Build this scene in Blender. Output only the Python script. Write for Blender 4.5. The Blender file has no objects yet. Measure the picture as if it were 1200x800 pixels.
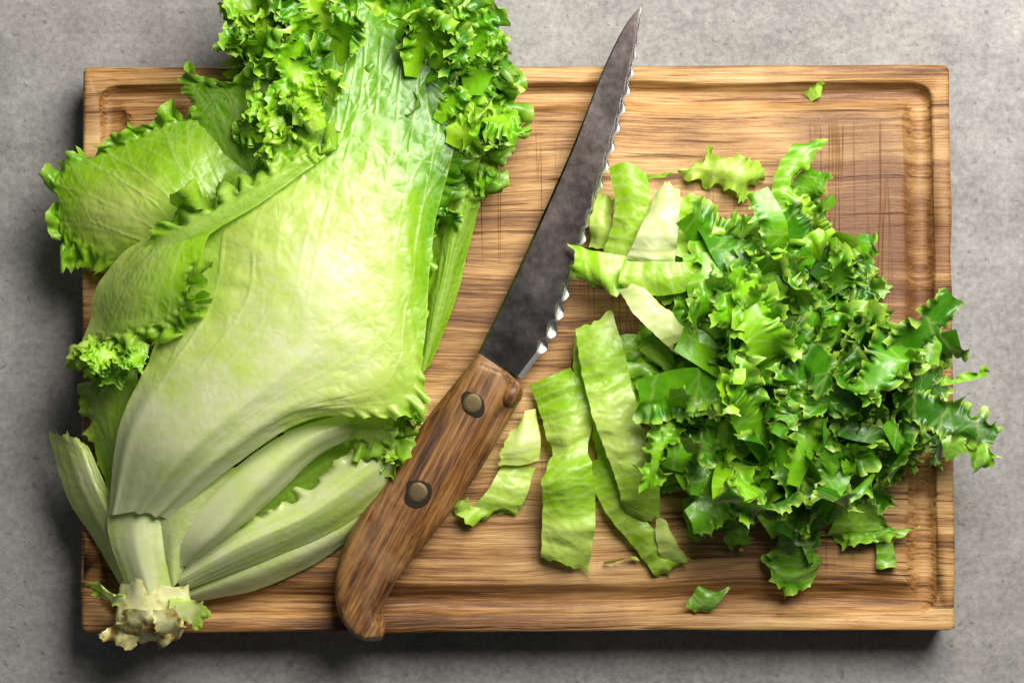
import bpy, bmesh, math, random
import numpy as np
from mathutils import Vector, Matrix

# ------------------------------------------------------------------ camera
SC = bpy.context.scene
COL = SC.collection
BT = 0.030                      # height of the board's top above the counter (m)
DIST = 0.95                     # camera to board top
TILT = math.radians(1.6)
MM = 0.0004                     # metres per photo pixel on the board's top
CAM = Vector((0.0, -DIST * math.sin(TILT), BT + DIST * math.cos(TILT)))
cd = bpy.data.cameras.new('camera')
cd.sensor_width = 36.0
cd.lens = 36.0 * DIST / (1200 * MM)
cd.clip_start, cd.clip_end = 0.05, 50.0
cam = bpy.data.objects.new('camera', cd)
COL.objects.link(cam)
cam.location = CAM
cam.rotation_euler = (TILT, 0.0, 0.0)
SC.camera = cam
CR = np.array(Matrix.Rotation(TILT, 3, 'X'), dtype=np.float64)
CL = np.array(CAM)

# ------------------------------------------------------------------ light
w = bpy.data.worlds.new('World')
SC.world = w
w.use_nodes = True
w.node_tree.nodes['Background'].inputs[0].default_value = (0.93, 0.97, 1.0, 1)
w.node_tree.nodes['Background'].inputs[1].default_value = 0.07


def area(name, loc, target, size, power, col):
    l = bpy.data.lights.new(name, 'AREA')
    l.shape = 'DISK'
    l.size = size
    l.energy = power
    l.color = col
    o = bpy.data.objects.new(name, l)
    COL.objects.link(o)
    o.location = loc
    o.rotation_euler = (Vector(target) - Vector(loc)).to_track_quat('-Z', 'Y').to_euler()
    return o


area('window_light', (0.235, 0.37, 0.62), (0.04, 0.03, 0.0), 0.50, 13.0, (1.0, 0.965, 0.90))

SC.view_settings.view_transform = 'Standard'
SC.view_settings.look = 'None'
SC.view_settings.exposure = 0.0
SC.view_settings.gamma = 1.0
SC.cycles.use_denoising = True
SC.cycles.max_bounces = 7
SC.cycles.transmission_bounces = 6

rng = np.random.default_rng(11)
random.seed(11)


# ------------------------------------------------------------------ helpers
def up(px, py, zcm):
    """photo pixel + height above the board (cm) -> world; arrays welcome"""
    px, py, zcm = np.broadcast_arrays(np.asarray(px, float), np.asarray(py, float), np.asarray(zcm, float))
    d = np.stack([(px - 600) * MM / DIST, (400 - py) * MM / DIST, -np.ones_like(px)], -1) @ CR.T
    t = (BT + zcm * 0.01 - CL[2]) / d[..., 2]
    return CL + d * t[..., None]


def tag(o, label=None, cat=None, group=None, kind=None):
    for k, v in (('label', label), ('category', cat), ('group', group), ('kind', kind)):
        if v:
            o[k] = v
    return o


def empty(name, loc):
    o = bpy.data.objects.new(name, None)
    o.empty_display_size = 0.02
    COL.objects.link(o)
    o.location = loc
    return o


def link(name, me, mat, parent=None, smooth=True):
    o = bpy.data.objects.new(name, me)
    COL.objects.link(o)
    o.color = (0.5, 0.5, 0.5, 1)
    if mat is not None:
        me.materials.clear()
        me.materials.append(mat)
    if smooth:
        me.polygons.foreach_set('use_smooth', np.ones(len(me.polygons), dtype=bool))
    if parent:
        o.parent = parent
        o.matrix_parent_inverse = Matrix.Translation(parent.location).inverted()
    return o


def crom(n_ctrl, ts):
    """Catmull-Rom weights (len(ts), n_ctrl), ts in 0..1"""
    W = np.zeros((len(ts), n_ctrl))
    if n_ctrl == 2:
        W[:, 0] = 1 - ts
        W[:, 1] = ts
        return W
    x = np.clip(ts, 0, 1) * (n_ctrl - 1)
    i = np.minimum(x.astype(int), n_ctrl - 2)
    f = x - i
    for k, wt in ((-1, -0.5 * f + f**2 - 0.5 * f**3), (0, 1 - 2.5 * f**2 + 1.5 * f**3),
                  (1, 0.5 * f + 2 * f**2 - 1.5 * f**3), (2, -0.5 * f**2 + 0.5 * f**3)):
        j = i + k
        lo = j < 0
        hi = j > n_ctrl - 1
        ok = ~(lo | hi)
        r = np.arange(len(ts))
        np.add.at(W, (r[ok], j[ok]), wt[ok])
        # linear extrapolation at the ends
        np.add.at(W, (r[lo], np.zeros(lo.sum(), int)), 2 * wt[lo])
        np.add.at(W, (r[lo], np.ones(lo.sum(), int)), -wt[lo])
        np.add.at(W, (r[hi], np.full(hi.sum(), n_ctrl - 1)), 2 * wt[hi])
        np.add.at(W, (r[hi], np.full(hi.sum(), n_ctrl - 2)), -wt[hi])
    return W


def noise2(nu, nv, fu, fv, g):
    a, b = max(2, int(fu) + 1), max(2, int(fv) + 1)
    c = g.standard_normal((a, b))
    return crom(a, np.linspace(0, 1, nu)) @ c @ crom(b, np.linspace(0, 1, nv)).T


def normals(X):
    du = np.gradient(X, axis=1)
    dv = np.gradient(X, axis=2)
    n = np.cross(du, dv, axis=0)
    return n / (np.linalg.norm(n, axis=0, keepdims=True) + 1e-12)


OFF = ((1, 0, 1.0), (0, 1, 1.0), (1, 1, 0.6), (1, -1, 0.6), (2, 0, None), (0, 2, None))


def sl(A, di, dj):
    n, m = A.shape[-2:]
    if dj >= 0:
        return A[..., :n - di, :m - dj], A[..., di:, dj:]
    return A[..., :n - di, -dj:], A[..., di:, :m + dj]


def relax(X, Xr, gu, gv, anchor, Xa, iters, bend, zmin=None, ramp=0.6):
    """grow a sheet's margin and let it buckle: springs whose rest lengths are Xr's times the growth"""
    X = X.astype(np.float32).copy()
    Xr = Xr.astype(np.float32)
    Xa = Xa.astype(np.float32)
    anchor = anchor.astype(np.float32)[None]
    cons = []
    for di, dj, k in OFF:
        a, b = sl(Xr, di, dj)
        L0 = np.sqrt(((a - b)**2).sum(0)) + 1e-7
        ga, gb = sl(gu, di, dj)
        ha, hb = sl(gv, di, dj)
        g1, g2 = 0.5 * (ga + gb), 0.5 * (ha + hb)
        if dj == 0:
            g = g1
        elif di == 0:
            g = g2
        else:
            g = np.sqrt(0.5 * (g1**2 + g2**2))
        cons.append((di, dj, bend if k is None else k, L0, g.astype(np.float32)))
    for it in range(iters):
        s = min(1.0, (it + 1) / (ramp * iters))
        acc = np.zeros_like(X)
        for di, dj, k, L0, g in cons:
            a, b = sl(X, di, dj)
            d = b - a
            L = np.sqrt((d * d).sum(0)) + 1e-8
            R = L0 * (1 + (g - 1) * s)
            d *= (k * 0.5) * (L - R) / L
            A, B = sl(acc, di, dj)
            A += d
            B -= d
        X += 0.36 * acc + anchor * (Xa - X)
        if zmin is not None:
            np.maximum(X[2], zmin, out=X[2])
    return X


def upsample(X, nu, nv):
    a, b = X.shape[1:]
    Wu, Wv = crom(a, np.linspace(0, 1, nu)), crom(b, np.linspace(0, 1, nv))
    return np.einsum('ia,cab,jb->cij', Wu, X, Wv)


def margin(nu, nv, sides, width):
    """nearness to the frilled margin, 0 inside .. 1 on the edge; sides: t(ip) b(ase) l r with optional weights"""
    U, V = np.meshgrid(np.linspace(0, 1, nu), np.linspace(0, 1, nv), indexing='ij')
    m = np.zeros((nu, nv))
    for s, spec in sides.items():
        amt, wd, lo, hi = spec
        d, q = {'t': (1 - U, V), 'b': (U, V), 'l': (V, U), 'r': (1 - V, U)}[s[0]]
        fall = np.clip(1 - d / wd, 0, 1)**1.6
        e = 0.09
        win = np.clip((q - lo) / e + 0.5, 0, 1) * np.clip((hi - q) / e + 0.5, 0, 1)
        m = np.maximum(m, amt * fall * win)
    return m, U, V


def leaf_sheet(W0, nu, nv, sides, grow, seed, tooth=0.0, iters=(170, 60), bend=0.10, hold=0.02, zmin=None,
               wave=6, amp=0.004, crinkle=0.0, second=0.5, tfreq=1.0):
    """W0: (3, rows, cols) control net in metres. Returns X (3,nu,nv) and the margin field"""
    g = np.random.default_rng(seed)
    a, b = W0.shape[1:]
    Wu, Wv = crom(a, np.linspace(0, 1, nu)), crom(b, np.linspace(0, 1, nv))
    XF = np.einsum('ia,cab,jb->cij', Wu, W0, Wv)
    cu, cv = max(8, nu // 2), max(6, nv // 2)
    XC = np.einsum('ia,cab,jb->cij', crom(a, np.linspace(0, 1, cu)), W0, crom(b, np.linspace(0, 1, cv)))
    m, U, V = margin(cu, cv, sides, None)
    lu = np.linalg.norm(np.diff(XC, axis=1), axis=0).sum(0).mean()
    lv = np.linalg.norm(np.diff(XC, axis=2), axis=0).sum(1).mean()
    irr = np.clip(0.75 + 0.55 * noise2(24, 24, lu * 55, lv * 55, g), 0.08, 1.5)
    gr = 1 + grow * m * upsample(irr[None], cu, cv)[0]
    anchor = hold * (1 - np.clip(m * 1.3, 0, 1))**2 + hold * 0.035
    N = normals(XC)
    lu = np.linalg.norm(np.diff(XC, axis=1), axis=0).sum(0).mean()
    lv = np.linalg.norm(np.diff(XC, axis=2), axis=0).sum(1).mean()
    f = wave / 0.05
    nz = noise2(cu, cv, lu * f, lv * f, g) + 0.7 * noise2(cu, cv, lu * f * 2, lv * f * 2, g)
    X = XC + N * nz * amp * np.clip(m, 0, 1)
    X = relax(X, XC, gr, gr * 0.6 + 0.4, anchor, XC, iters[0], bend, zmin)
    X = upsample(X, nu, nv)
    m, U, V = margin(nu, nv, sides, None)
    # second, finer growth next to the very edge, with teeth cut into the outline
    m2 = np.clip((m - 0.45) / 0.55, 0, 1)
    N = normals(X)
    nz = noise2(nu, nv, lu * f * 5, lv * f * 5, g)
    Xs = X + N * nz * amp * 0.35 * m2
    Xr = upsample(XC, nu, nv)
    grf = 1 + (grow * m + grow * second * m2) * upsample(irr[None], nu, nv)[0]
    X = relax(Xs, Xr, grf, grf * 0.6 + 0.4, np.full((nu, nv), 0.004) * (1 - np.clip(m, 0, 1)), X, iters[1], bend * 0.7,
              zmin, ramp=0.3)
    X = X.astype(np.float64)
    if tooth > 0:
        for s, spec in sides.items():
            amt, wd, lo, hi = spec
            n = nv if s[0] in 'tb' else nu
            tf = (lv if s[0] in 'tb' else lu) * 230 * tfreq
            kk = np.arange(n)
            t = np.clip(1 - 2.2 * np.abs(noise2(n, 2, tf, 1, g)[:, 0]), 0, 1)**1.3 * 1.5 * g.uniform(0.5, 1.3, n)
            t = t + 0.7 * np.clip(1 - 2.2 * np.abs(noise2(n, 2, tf * 2.3, 1, g)[:, 0]), 0, 1)
            q = np.linspace(0, 1, n)
            t = t * np.clip((q - lo) / 0.06 + 0.5, 0, 1) * np.clip((hi - q) / 0.06 + 0.5, 0, 1)
            if s[0] == 't':
                e, i1 = X[:, -1, :], X[:, -3, :]
                for r, wgt in ((-1, 1.0), (-2, 0.45), (-3, 0.12)):
                    dvec = e - i1
                    dvec = dvec / (np.linalg.norm(dvec, axis=0) + 1e-9)
                    X[:, r, :] += dvec * (t * tooth * wgt)[None]
            elif s[0] == 'b':
                dvec = X[:, 0, :] - X[:, 2, :]
                dvec = dvec / (np.linalg.norm(dvec, axis=0) + 1e-9)
                for r, wgt in ((0, 1.0), (1, 0.45), (2, 0.12)):
                    X[:, r, :] += dvec * (t * tooth * wgt)[None]
            elif s[0] == 'l':
                dvec = X[:, :, 0] - X[:, :, 2]
                dvec = dvec / (np.linalg.norm(dvec, axis=0) + 1e-9)
                for r, wgt in ((0, 1.0), (1, 0.45), (2, 0.12)):
                    X[:, :, r] += dvec * (t * tooth * wgt)[None]
            else:
                dvec = X[:, :, -1] - X[:, :, -3]
                dvec = dvec / (np.linalg.norm(dvec, axis=0) + 1e-9)
                for r, wgt in ((-1, 1.0), (-2, 0.45), (-3, 0.12)):
                    X[:, :, r] += dvec * (t * tooth * wgt)[None]
    if crinkle > 0:
        N = normals(X)
        nz = noise2(nu, nv, lu * 140, lv * 140, g) * 0.6 + noise2(nu, nv, lu * 320, lv * 320, g) * 0.4
        X += N * nz * crinkle
    if zmin is not None:
        X[2] = np.maximum(X[2], zmin)
    return X, m


def vein_field(nu, nv, lu, lv, seed, fan=7, spread=(0.32, 0.68), branch=6, wid=1.0):
    """0..1 field of a fan of branching veins running from the base (u=0) to the tip"""
    g = np.random.default_rng(seed)
    segs = []
    for i in range(fan):
        f = (i + 0.5) / fan + g.uniform(-0.3, 0.3) / fan
        va, vb = spread[0] + (spread[1] - spread[0]) * f, 0.02 + 0.96 * f
        us = np.linspace(0, g.uniform(0.85, 0.98), 12)
        pw = g.uniform(0.8, 1.3)
        vs = va + (vb - va) * us**pw + 0.012 * np.cumsum(g.standard_normal(12)) * 0.5
        main = 1.0 - 0.5 * abs(f - 0.5)
        for k in range(11):
            segs.append((us[k], vs[k], us[k + 1], vs[k + 1], 0.0011 * main * (1 - 0.75 * us[k]), 1.0))
        for b in range(branch):
            k = int(g.integers(1, 10))
            sd = g.choice((-1, 1))
            u, v = us[k], vs[k]
            a = g.uniform(0.35, 0.75) * sd
            st = g.uniform(0.006, 0.011)
            for q in range(5):
                u2, v2 = u + st * math.cos(a) / lu, v + st * math.sin(a) / lv
                segs.append((u, v, u2, v2, 0.00042 * (1 - 0.12 * q), 0.65))
                u, v = u2, v2
                a *= g.uniform(0.75, 1.0)
    U, V = np.meshgrid(np.linspace(0, 1, nu) * lu, np.linspace(0, 1, nv) * lv, indexing='ij')
    F = np.zeros((nu, nv))
    for u0, v0, u1, v1, wd, st in segs:
        ax, ay, bx, by = u0 * lu, v0 * lv, u1 * lu, v1 * lv
        pad = wd * 4
        i0, i1 = int(max(0, (min(ax, bx) - pad) / lu * nu)), int(min(nu, (max(ax, bx) + pad) / lu * nu + 2))
        j0, j1 = int(max(0, (min(ay, by) - pad) / lv * nv)), int(min(nv, (max(ay, by) + pad) / lv * nv + 2))
        if i1 <= i0 or j1 <= j0:
            continue
        uu, vv = U[i0:i1, j0:j1], V[i0:i1, j0:j1]
        dx, dy = bx - ax, by - ay
        t = np.clip(((uu - ax) * dx + (vv - ay) * dy) / (dx * dx + dy * dy + 1e-12), 0, 1)
        d2 = (uu - ax - t * dx)**2 + (vv - ay - t * dy)**2
        w2 = max(wd * wid, 0.0005)**2
        F[i0:i1, j0:j1] = np.maximum(F[i0:i1, j0:j1], st * np.exp(-d2 / w2))
    return F


def grid_mesh(name, X, tone, edge=None, vein=None):
    nu, nv = X.shape[1:]
    me = bpy.data.meshes.new(name)
    co = np.ascontiguousarray(np.moveaxis(X, 0, -1).reshape(-1, 3), dtype=np.float32)
    idx = np.arange(nu * nv).reshape(nu, nv)
    q = np.stack([idx[:-1, :-1], idx[1:, :-1], idx[1:, 1:], idx[:-1, 1:]], -1).reshape(-1, 4)
    me.vertices.add(len(co))
    me.vertices.foreach_set('co', co.ravel())
    me.loops.add(q.size)
    me.loops.foreach_set('vertex_index', q.ravel().astype(np.int32))
    me.polygons.add(len(q))
    me.polygons.foreach_set('loop_start', np.arange(0, q.size, 4, dtype=np.int32))
    me.update(calc_edges=True)
    U, V = np.meshgrid(np.linspace(0, 1, nu), np.linspace(0, 1, nv), indexing='ij')
    c = np.stack([tone, edge if edge is not None else np.zeros_like(tone), vein if vein is not None else np.zeros_like(tone), np.ones_like(tone)], -1)
    at = me.attributes.new('leafcol', 'FLOAT_COLOR', 'POINT')
    at.data.foreach_set('color', c.reshape(-1).astype(np.float32))
    uv = me.uv_layers.new(name='UVMap')
    uvs = np.stack([V, U], -1).reshape(-1, 2)[q.ravel()]
    uv.data.foreach_set('uv', uvs.ravel().astype(np.float32))
    me.polygons.foreach_set('use_smooth', np.ones(len(q), dtype=bool))
    return me


# ------------------------------------------------------------------ materials
class NT:
    def __init__(self, name):
        self.m = bpy.data.materials.new(name)
        self.m.use_nodes = True
        self.t = self.m.node_tree
        self.t.nodes.clear()
        self.out = self.n('ShaderNodeOutputMaterial')

    def n(self, typ, **kw):
        nd = self.t.nodes.new(typ)
        for k, v in kw.items():
            if k.startswith('i_'):
                nd.inputs[k[2:].replace('_', ' ')].default_value = v
            else:
                setattr(nd, k, v)
        return nd

    def l(self, a, b):
        self.t.links.new(a, b)

    def noise(self, vec, scale, detail=4, rough=0.55, dist=0.0):
        nd = self.n('ShaderNodeTexNoise', i_Scale=scale, i_Detail=detail, i_Roughness=rough, i_Distortion=dist)
        if vec is not None:
            self.l(vec, nd.inputs['Vector'])
        return nd.outputs['Fac']

    def mapping(self, vec, scale=(1, 1, 1), loc=(0, 0, 0), rot=(0, 0, 0)):
        nd = self.n('ShaderNodeMapping')
        nd.inputs['Scale'].default_value = scale
        nd.inputs['Location'].default_value = loc
        nd.inputs['Rotation'].default_value = rot
        self.l(vec, nd.inputs['Vector'])
        return nd.outputs[0]

    def ramp(self, fac, stops, interp='LINEAR'):
        nd = self.n('ShaderNodeValToRGB')
        nd.color_ramp.interpolation = interp
        el = nd.color_ramp.elements
        while len(el) < len(stops):
            el.new(0.5)
        for e, (p, c) in zip(el, stops):
            e.position = p
            e.color = (c, c, c, 1) if not isinstance(c, tuple) else (*c, 1)
        self.l(fac, nd.inputs[0])
        return nd.outputs[0]

    def mix(self, fac, a, b, mode='MIX'):
        nd = self.n('ShaderNodeMix', data_type='RGBA', blend_type=mode)
        nd.clamp_factor = True
        for s, v in ((0, fac), (6, a), (7, b)):
            if isinstance(v, (int, float)):
                nd.inputs[s].default_value = v
            elif isinstance(v, tuple):
                nd.inputs[s].default_value = (*v, 1)
            else:
                self.l(v, nd.inputs[s])
        return nd.outputs[2]

    def math(self, op, a, b=None, c=None):
        nd = self.n('ShaderNodeMath', operation=op)
        for i, v in enumerate((a, b, c)):
            if v is None:
                continue
            if isinstance(v, (int, float)):
                nd.inputs[i].default_value = v
            else:
                self.l(v, nd.inputs[i])
        return nd.outputs[0]

    def bump(self, h, strength, dist, prev=None):
        nd = self.n('ShaderNodeBump', i_Strength=strength, i_Distance=dist)
        self.l(h, nd.inputs['Height'])
        if prev is not None:
            self.l(prev, nd.inputs['Normal'])
        return nd.outputs[0]


def leaf_material(name, transl=0.34, rough=0.36, rnd=0.06, bump=0.0004, rim=0.6, spec=0.7, netc=0.13):
    k = NT(name)
    at = k.n('ShaderNodeAttribute', attribute_name='leafcol')
    sep = k.n('ShaderNodeSeparateColor')
    k.l(at.outputs['Color'], sep.inputs[0])
    tone, edge = sep.outputs[0], sep.outputs[1]
    geo = k.n('ShaderNodeTexCoord')
    P = geo.outputs['Object']
    oi = k.n('ShaderNodeObjectInfo')
    n1 = k.noise(P, 55, 3)
    n2 = k.noise(P, 260, 3)
    t = k.math('ADD', tone, k.math('MULTIPLY', k.math('SUBTRACT', n1, 0.5), 0.34))
    t = k.math('ADD', t, k.math('MULTIPLY', k.math('SUBTRACT', n2, 0.5), 0.16))
    t = k.math('ADD', t, k.math('MULTIPLY', k.math('SUBTRACT', oi.outputs['Random'], 0.5), rnd))
    osep = k.n('ShaderNodeSeparateColor')
    k.l(oi.outputs['Color'], osep.inputs[0])
    t = k.math('ADD', t, k.math('SUBTRACT', osep.outputs[0], 0.5))
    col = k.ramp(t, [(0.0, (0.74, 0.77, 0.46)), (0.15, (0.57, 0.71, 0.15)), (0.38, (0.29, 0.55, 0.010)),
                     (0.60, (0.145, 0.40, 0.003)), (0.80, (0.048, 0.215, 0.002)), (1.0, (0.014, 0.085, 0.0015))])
    # fine net between the modelled veins
    vein = sep.outputs[2]
    vo2 = k.n('ShaderNodeTexVoronoi', feature='DISTANCE_TO_EDGE', i_Scale=190.0, i_Randomness=1.0)
    wob = k.n('ShaderNodeVectorMath', operation='MULTIPLY_ADD')
    nv = k.n('ShaderNodeTexNoise', i_Scale=90.0, i_Detail=2.0)
    k.l(P, nv.inputs['Vector'])
    k.l(nv.outputs['Color'], wob.inputs[0])
    wob.inputs[1].default_value = (0.006, 0.006, 0.006)
    k.l(P, wob.inputs[2])
    k.l(wob.outputs[0], vo2.inputs['Vector'])
    cell = k.ramp(vo2.outputs['Distance'], [(0.0, 0.0), (0.35, 1.0)])
    net1 = k.ramp(vo2.outputs['Distance'], [(0.0, 1.0), (0.10, 0.0)])
    col = k.mix(k.math('MULTIPLY', net1, netc), col, (0.60, 0.74, 0.22))
    col = k.mix(k.math('MULTIPLY', vein, 0.42), col, (0.62, 0.74, 0.26))
    col = k.mix(k.math('MULTIPLY', edge, rim), col, (0.44, 0.66, 0.07))  # light caught along the leaf edges, painted as a paler border
    bs = k.n('ShaderNodeBsdfPrincipled')
    k.l(col, bs.inputs['Base Color'])
    k.l(k.ramp(n2, [(0.3, rough - 0.07), (0.7, rough + 0.1)]), bs.inputs['Roughness'])
    bs.inputs['Specular IOR Level'].default_value = spec
    h = k.math('ADD', k.math('MULTIPLY', cell, 0.55), k.math('MULTIPLY', n2, 0.8))
    h = k.math('MULTIPLY', h, k.ramp(tone, [(0.02, 0.12), (0.17, 1.0)]))
    nb = k.bump(h, 0.6, bump)
    k.l(nb, bs.inputs['Normal'])
    tr = k.n('ShaderNodeBsdfTranslucent')
    k.l(k.mix(0.45, col, (0.34, 0.62, 0.005)), tr.inputs['Color'])
    k.l(nb, tr.inputs['Normal'])
    mx = k.n('ShaderNodeMixShader')
    mx.inputs[0].default_value = transl
    k.l(bs.outputs[0], mx.inputs[1])
    k.l(tr.outputs[0], mx.inputs[2])
    k.l(mx.outputs[0], k.out.inputs[0])
    return k.m


def counter_material():
    k = NT('grey_concrete')
    P = k.n('ShaderNodeTexCoord').outputs['Object']
    a = k.noise(P, 9, 5, 0.6)
    b = k.noise(P, 60, 6, 0.7)
    c = k.noise(k.mapping(P, (1, 1.0, 1)), 320, 4, 0.7)
    s = k.noise(k.mapping(P, (60, 400, 1)), 1.0, 4, 0.65)
    f = k.math('ADD', k.math('MULTIPLY', a, 0.40), k.math('MULTIPLY', b, 0.32))
    f = k.math('ADD', f, k.math('MULTIPLY', c, 0.40))
    f = k.math('ADD', f, k.math('MULTIPLY', s, 0.07))
    col = k.ramp(f, [(0.38, (0.100, 0.097, 0.091)), (0.55, (0.215, 0.210, 0.200)), (0.68, (0.31, 0.304, 0.291)), (0.8, (0.42, 0.412, 0.396))])
    pit = k.ramp(k.noise(P, 210, 3, 0.6), [(0.30, 1.0), (0.37, 0.0)])
    col = k.mix(k.math('MULTIPLY', pit, 0.55), col, (0.10, 0.097, 0.09))
    bs = k.n('ShaderNodeBsdfPrincipled')
    k.l(col, bs.inputs['Base Color'])
    bs.inputs['Roughness'].default_value = 0.82
    bs.inputs['Specular IOR Level'].default_value = 0.25
    k.l(k.bump(k.math('ADD', f, k.math('MULTIPLY', pit, -0.3)), 0.5, 0.0012), bs.inputs['Normal'])
    k.l(bs.outputs[0], k.out.inputs[0])
    return k.m


def board_material():
    k = NT('oiled_oak_board')
    P = k.n('ShaderNodeTexCoord').outputs['Object']
    wobn = k.n('ShaderNodeTexNoise', i_Scale=7.0, i_Detail=3.0)
    k.l(k.mapping(P, (0.6, 1.4, 1)), wobn.inputs['Vector'])
    wob = k.n('ShaderNodeVectorMath', operation='MULTIPLY_ADD')
    k.l(wobn.outputs['Color'], wob.inputs[0])
    wob.inputs[1].default_value = (0.0, 0.022, 0.0)
    k.l(P, wob.inputs[2])
    Q = wob.outputs[0]
    g1 = k.noise(k.mapping(Q, (7, 150, 60)), 1.0, 5, 0.62)
    g2 = k.noise(k.mapping(Q, (30, 900, 300)), 1.0, 5, 0.7)
    big = k.noise(k.mapping(P, (5, 9, 4)), 1.0, 3, 0.5)
    f = k.math('ADD', k.math('MULTIPLY', g1, 0.50), k.math('MULTIPLY', g2, 0.48))
    f = k.math('ADD', f, k.math('MULTIPLY', k.math('SUBTRACT', big, 0.5), 0.46))
    col = k.ramp(f, [(0.36, (0.070, 0.026, 0.007)), (0.44, (0.210, 0.092, 0.025)), (0.52, (0.42, 0.225, 0.076)), (0.63, (0.62, 0.395, 0.17))])
    # dark pores and short cracks along the grain
    cr = k.ramp(k.noise(k.mapping(Q, (11, 330, 120), (3, 1, 0)), 1.0, 3, 0.5), [(0.62, 0.0), (0.68, 1.0)])
    col = k.mix(k.math('MULTIPLY', cr, 0.75), col, (0.075, 0.026, 0.008))
    # knife scores across the grain
    sc = k.noise(k.mapping(P, (75, 1.6, 1), (0.37, 0.2, 0), (0, 0, 0.10)), 1.0, 3, 0.5)
    ln = k.math('ABSOLUTE', k.math('SUBTRACT', sc, 0.5))
    sc2 = k.noise(k.mapping(P, (58, 2.2, 1), (4.1, 1.2, 0), (0, 0, -0.16)), 1.0, 3, 0.5)
    ln2 = k.math('ABSOLUTE', k.math('SUBTRACT', sc2, 0.5))
    ln = k.ramp(k.math('MINIMUM', ln, ln2), [(0.0, 1.0), (0.010, 0.0)])
    msk = k.ramp(k.noise(k.mapping(P, (10, 9, 1), (5, 2, 0)), 1.0, 2, 0.5), [(0.48, 0.0), (0.62, 1.0)])
    xyz = k.n('ShaderNodeSeparateXYZ')
    k.l(P, xyz.inputs[0])
    inx = k.ramp(k.math('ABSOLUTE', xyz.outputs[0]), [(0.172, 1.0), (0.180, 0.12)])
    iny = k.ramp(k.math('ABSOLUTE', xyz.outputs[1]), [(0.100, 1.0), (0.109, 0.0)])
    score = k.math('MULTIPLY', k.math('MULTIPLY', ln, msk), k.math('MULTIPLY', inx, iny))
    col = k.mix(k.math('MULTIPLY', score, 0.22), col, (0.10, 0.036, 0.010))
    # worn, darker stains
    st = k.ramp(k.noise(k.mapping(P, (9, 7, 1), (1.3, 4.1, 0)), 1.0, 4, 0.6), [(0.50, 0.0), (0.68, 1.0)])
    col = k.mix(k.math('MULTIPLY', st, 0.68), col, (0.135, 0.055, 0.018))
    # old dark stain towards the upper right corner
    vm = k.n('ShaderNodeVectorMath', operation='LENGTH')
    k.l(k.mapping(P, (20, 8.5, 0), (-0.165 * 20, -0.045 * 8.5, 0)), vm.inputs[0])
    sd = k.math('ADD', vm.outputs['Value'], k.math('MULTIPLY', k.math('SUBTRACT', g1, 0.5), 1.6))
    stain = k.ramp(sd, [(0.35, 1.0), (1.0, 0.0)])
    col = k.mix(k.math('MULTIPLY', stain, 0.75), col, (0.115, 0.045, 0.018))
    bs = k.n('ShaderNodeBsdfPrincipled')
    k.l(col, bs.inputs['Base Color'])
    k.l(k.ramp(f, [(0.3, 0.55), (0.7, 0.40)]), bs.inputs['Roughness'])
    bs.inputs['Specular IOR Level'].default_value = 0.4
    h = k.math('ADD', f, k.math('MULTIPLY', cr, -0.5))
    h = k.math('ADD', h, k.math('MULTIPLY', score, -0.4))
    k.l(k.bump(h, 0.8, 0.0012), bs.inputs['Normal'])
    k.l(bs.outputs[0], k.out.inputs[0])
    return k.m


def handle_material():
    k = NT('worn_handle_wood')
    P = k.n('ShaderNodeTexCoord').outputs['Object']
    g1 = k.noise(k.mapping(P, (26, 330, 200)), 1.0, 5, 0.65, 0.3)
    g2 = k.noise(k.mapping(P, (70, 1500, 900)), 1.0, 3, 0.6)
    f = k.math('ADD', k.math('MULTIPLY', g1, 0.66), k.math('MULTIPLY', g2, 0.34))
    col = k.ramp(f, [(0.38, (0.026, 0.009, 0.003)), (0.47, (0.105, 0.041, 0.010)), (0.57, (0.23, 0.102, 0.026)), (0.72, (0.38, 0.205, 0.072))])
    wear = k.ramp(k.noise(P, 42, 4, 0.6), [(0.52, 0.0), (0.68, 1.0)])
    col = k.mix(k.math('MULTIPLY', wear, 0.28), col, (0.42, 0.26, 0.12))
    bs = k.n('ShaderNodeBsdfPrincipled')
    k.l(col, bs.inputs['Base Color'])
    bs.inputs['Roughness'].default_value = 0.46
    k.l(k.bump(f, 0.6, 0.0007), bs.inputs['Normal'])
    k.l(bs.outputs[0], k.out.inputs[0])
    return k.m


def simple(name, col, rough, metal=0.0, nscale=300, var=0.25, bump=0.2):
    k = NT(name)
    P = k.n('ShaderNodeTexCoord').outputs['Object']
    n = k.noise(P, nscale, 4, 0.6)
    c = k.mix(n, tuple(x * (1 - var) for x in col), tuple(min(1, x * (1 + var)) for x in col))
    bs = k.n('ShaderNodeBsdfPrincipled')
    k.l(c, bs.inputs['Base Color'])
    bs.inputs['Roughness'].default_value = rough
    bs.inputs['Metallic'].default_value = metal
    k.l(k.bump(n, bump, 0.0004), bs.inputs['Normal'])
    k.l(bs.outputs[0], k.out.inputs[0])
    return k.m


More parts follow.
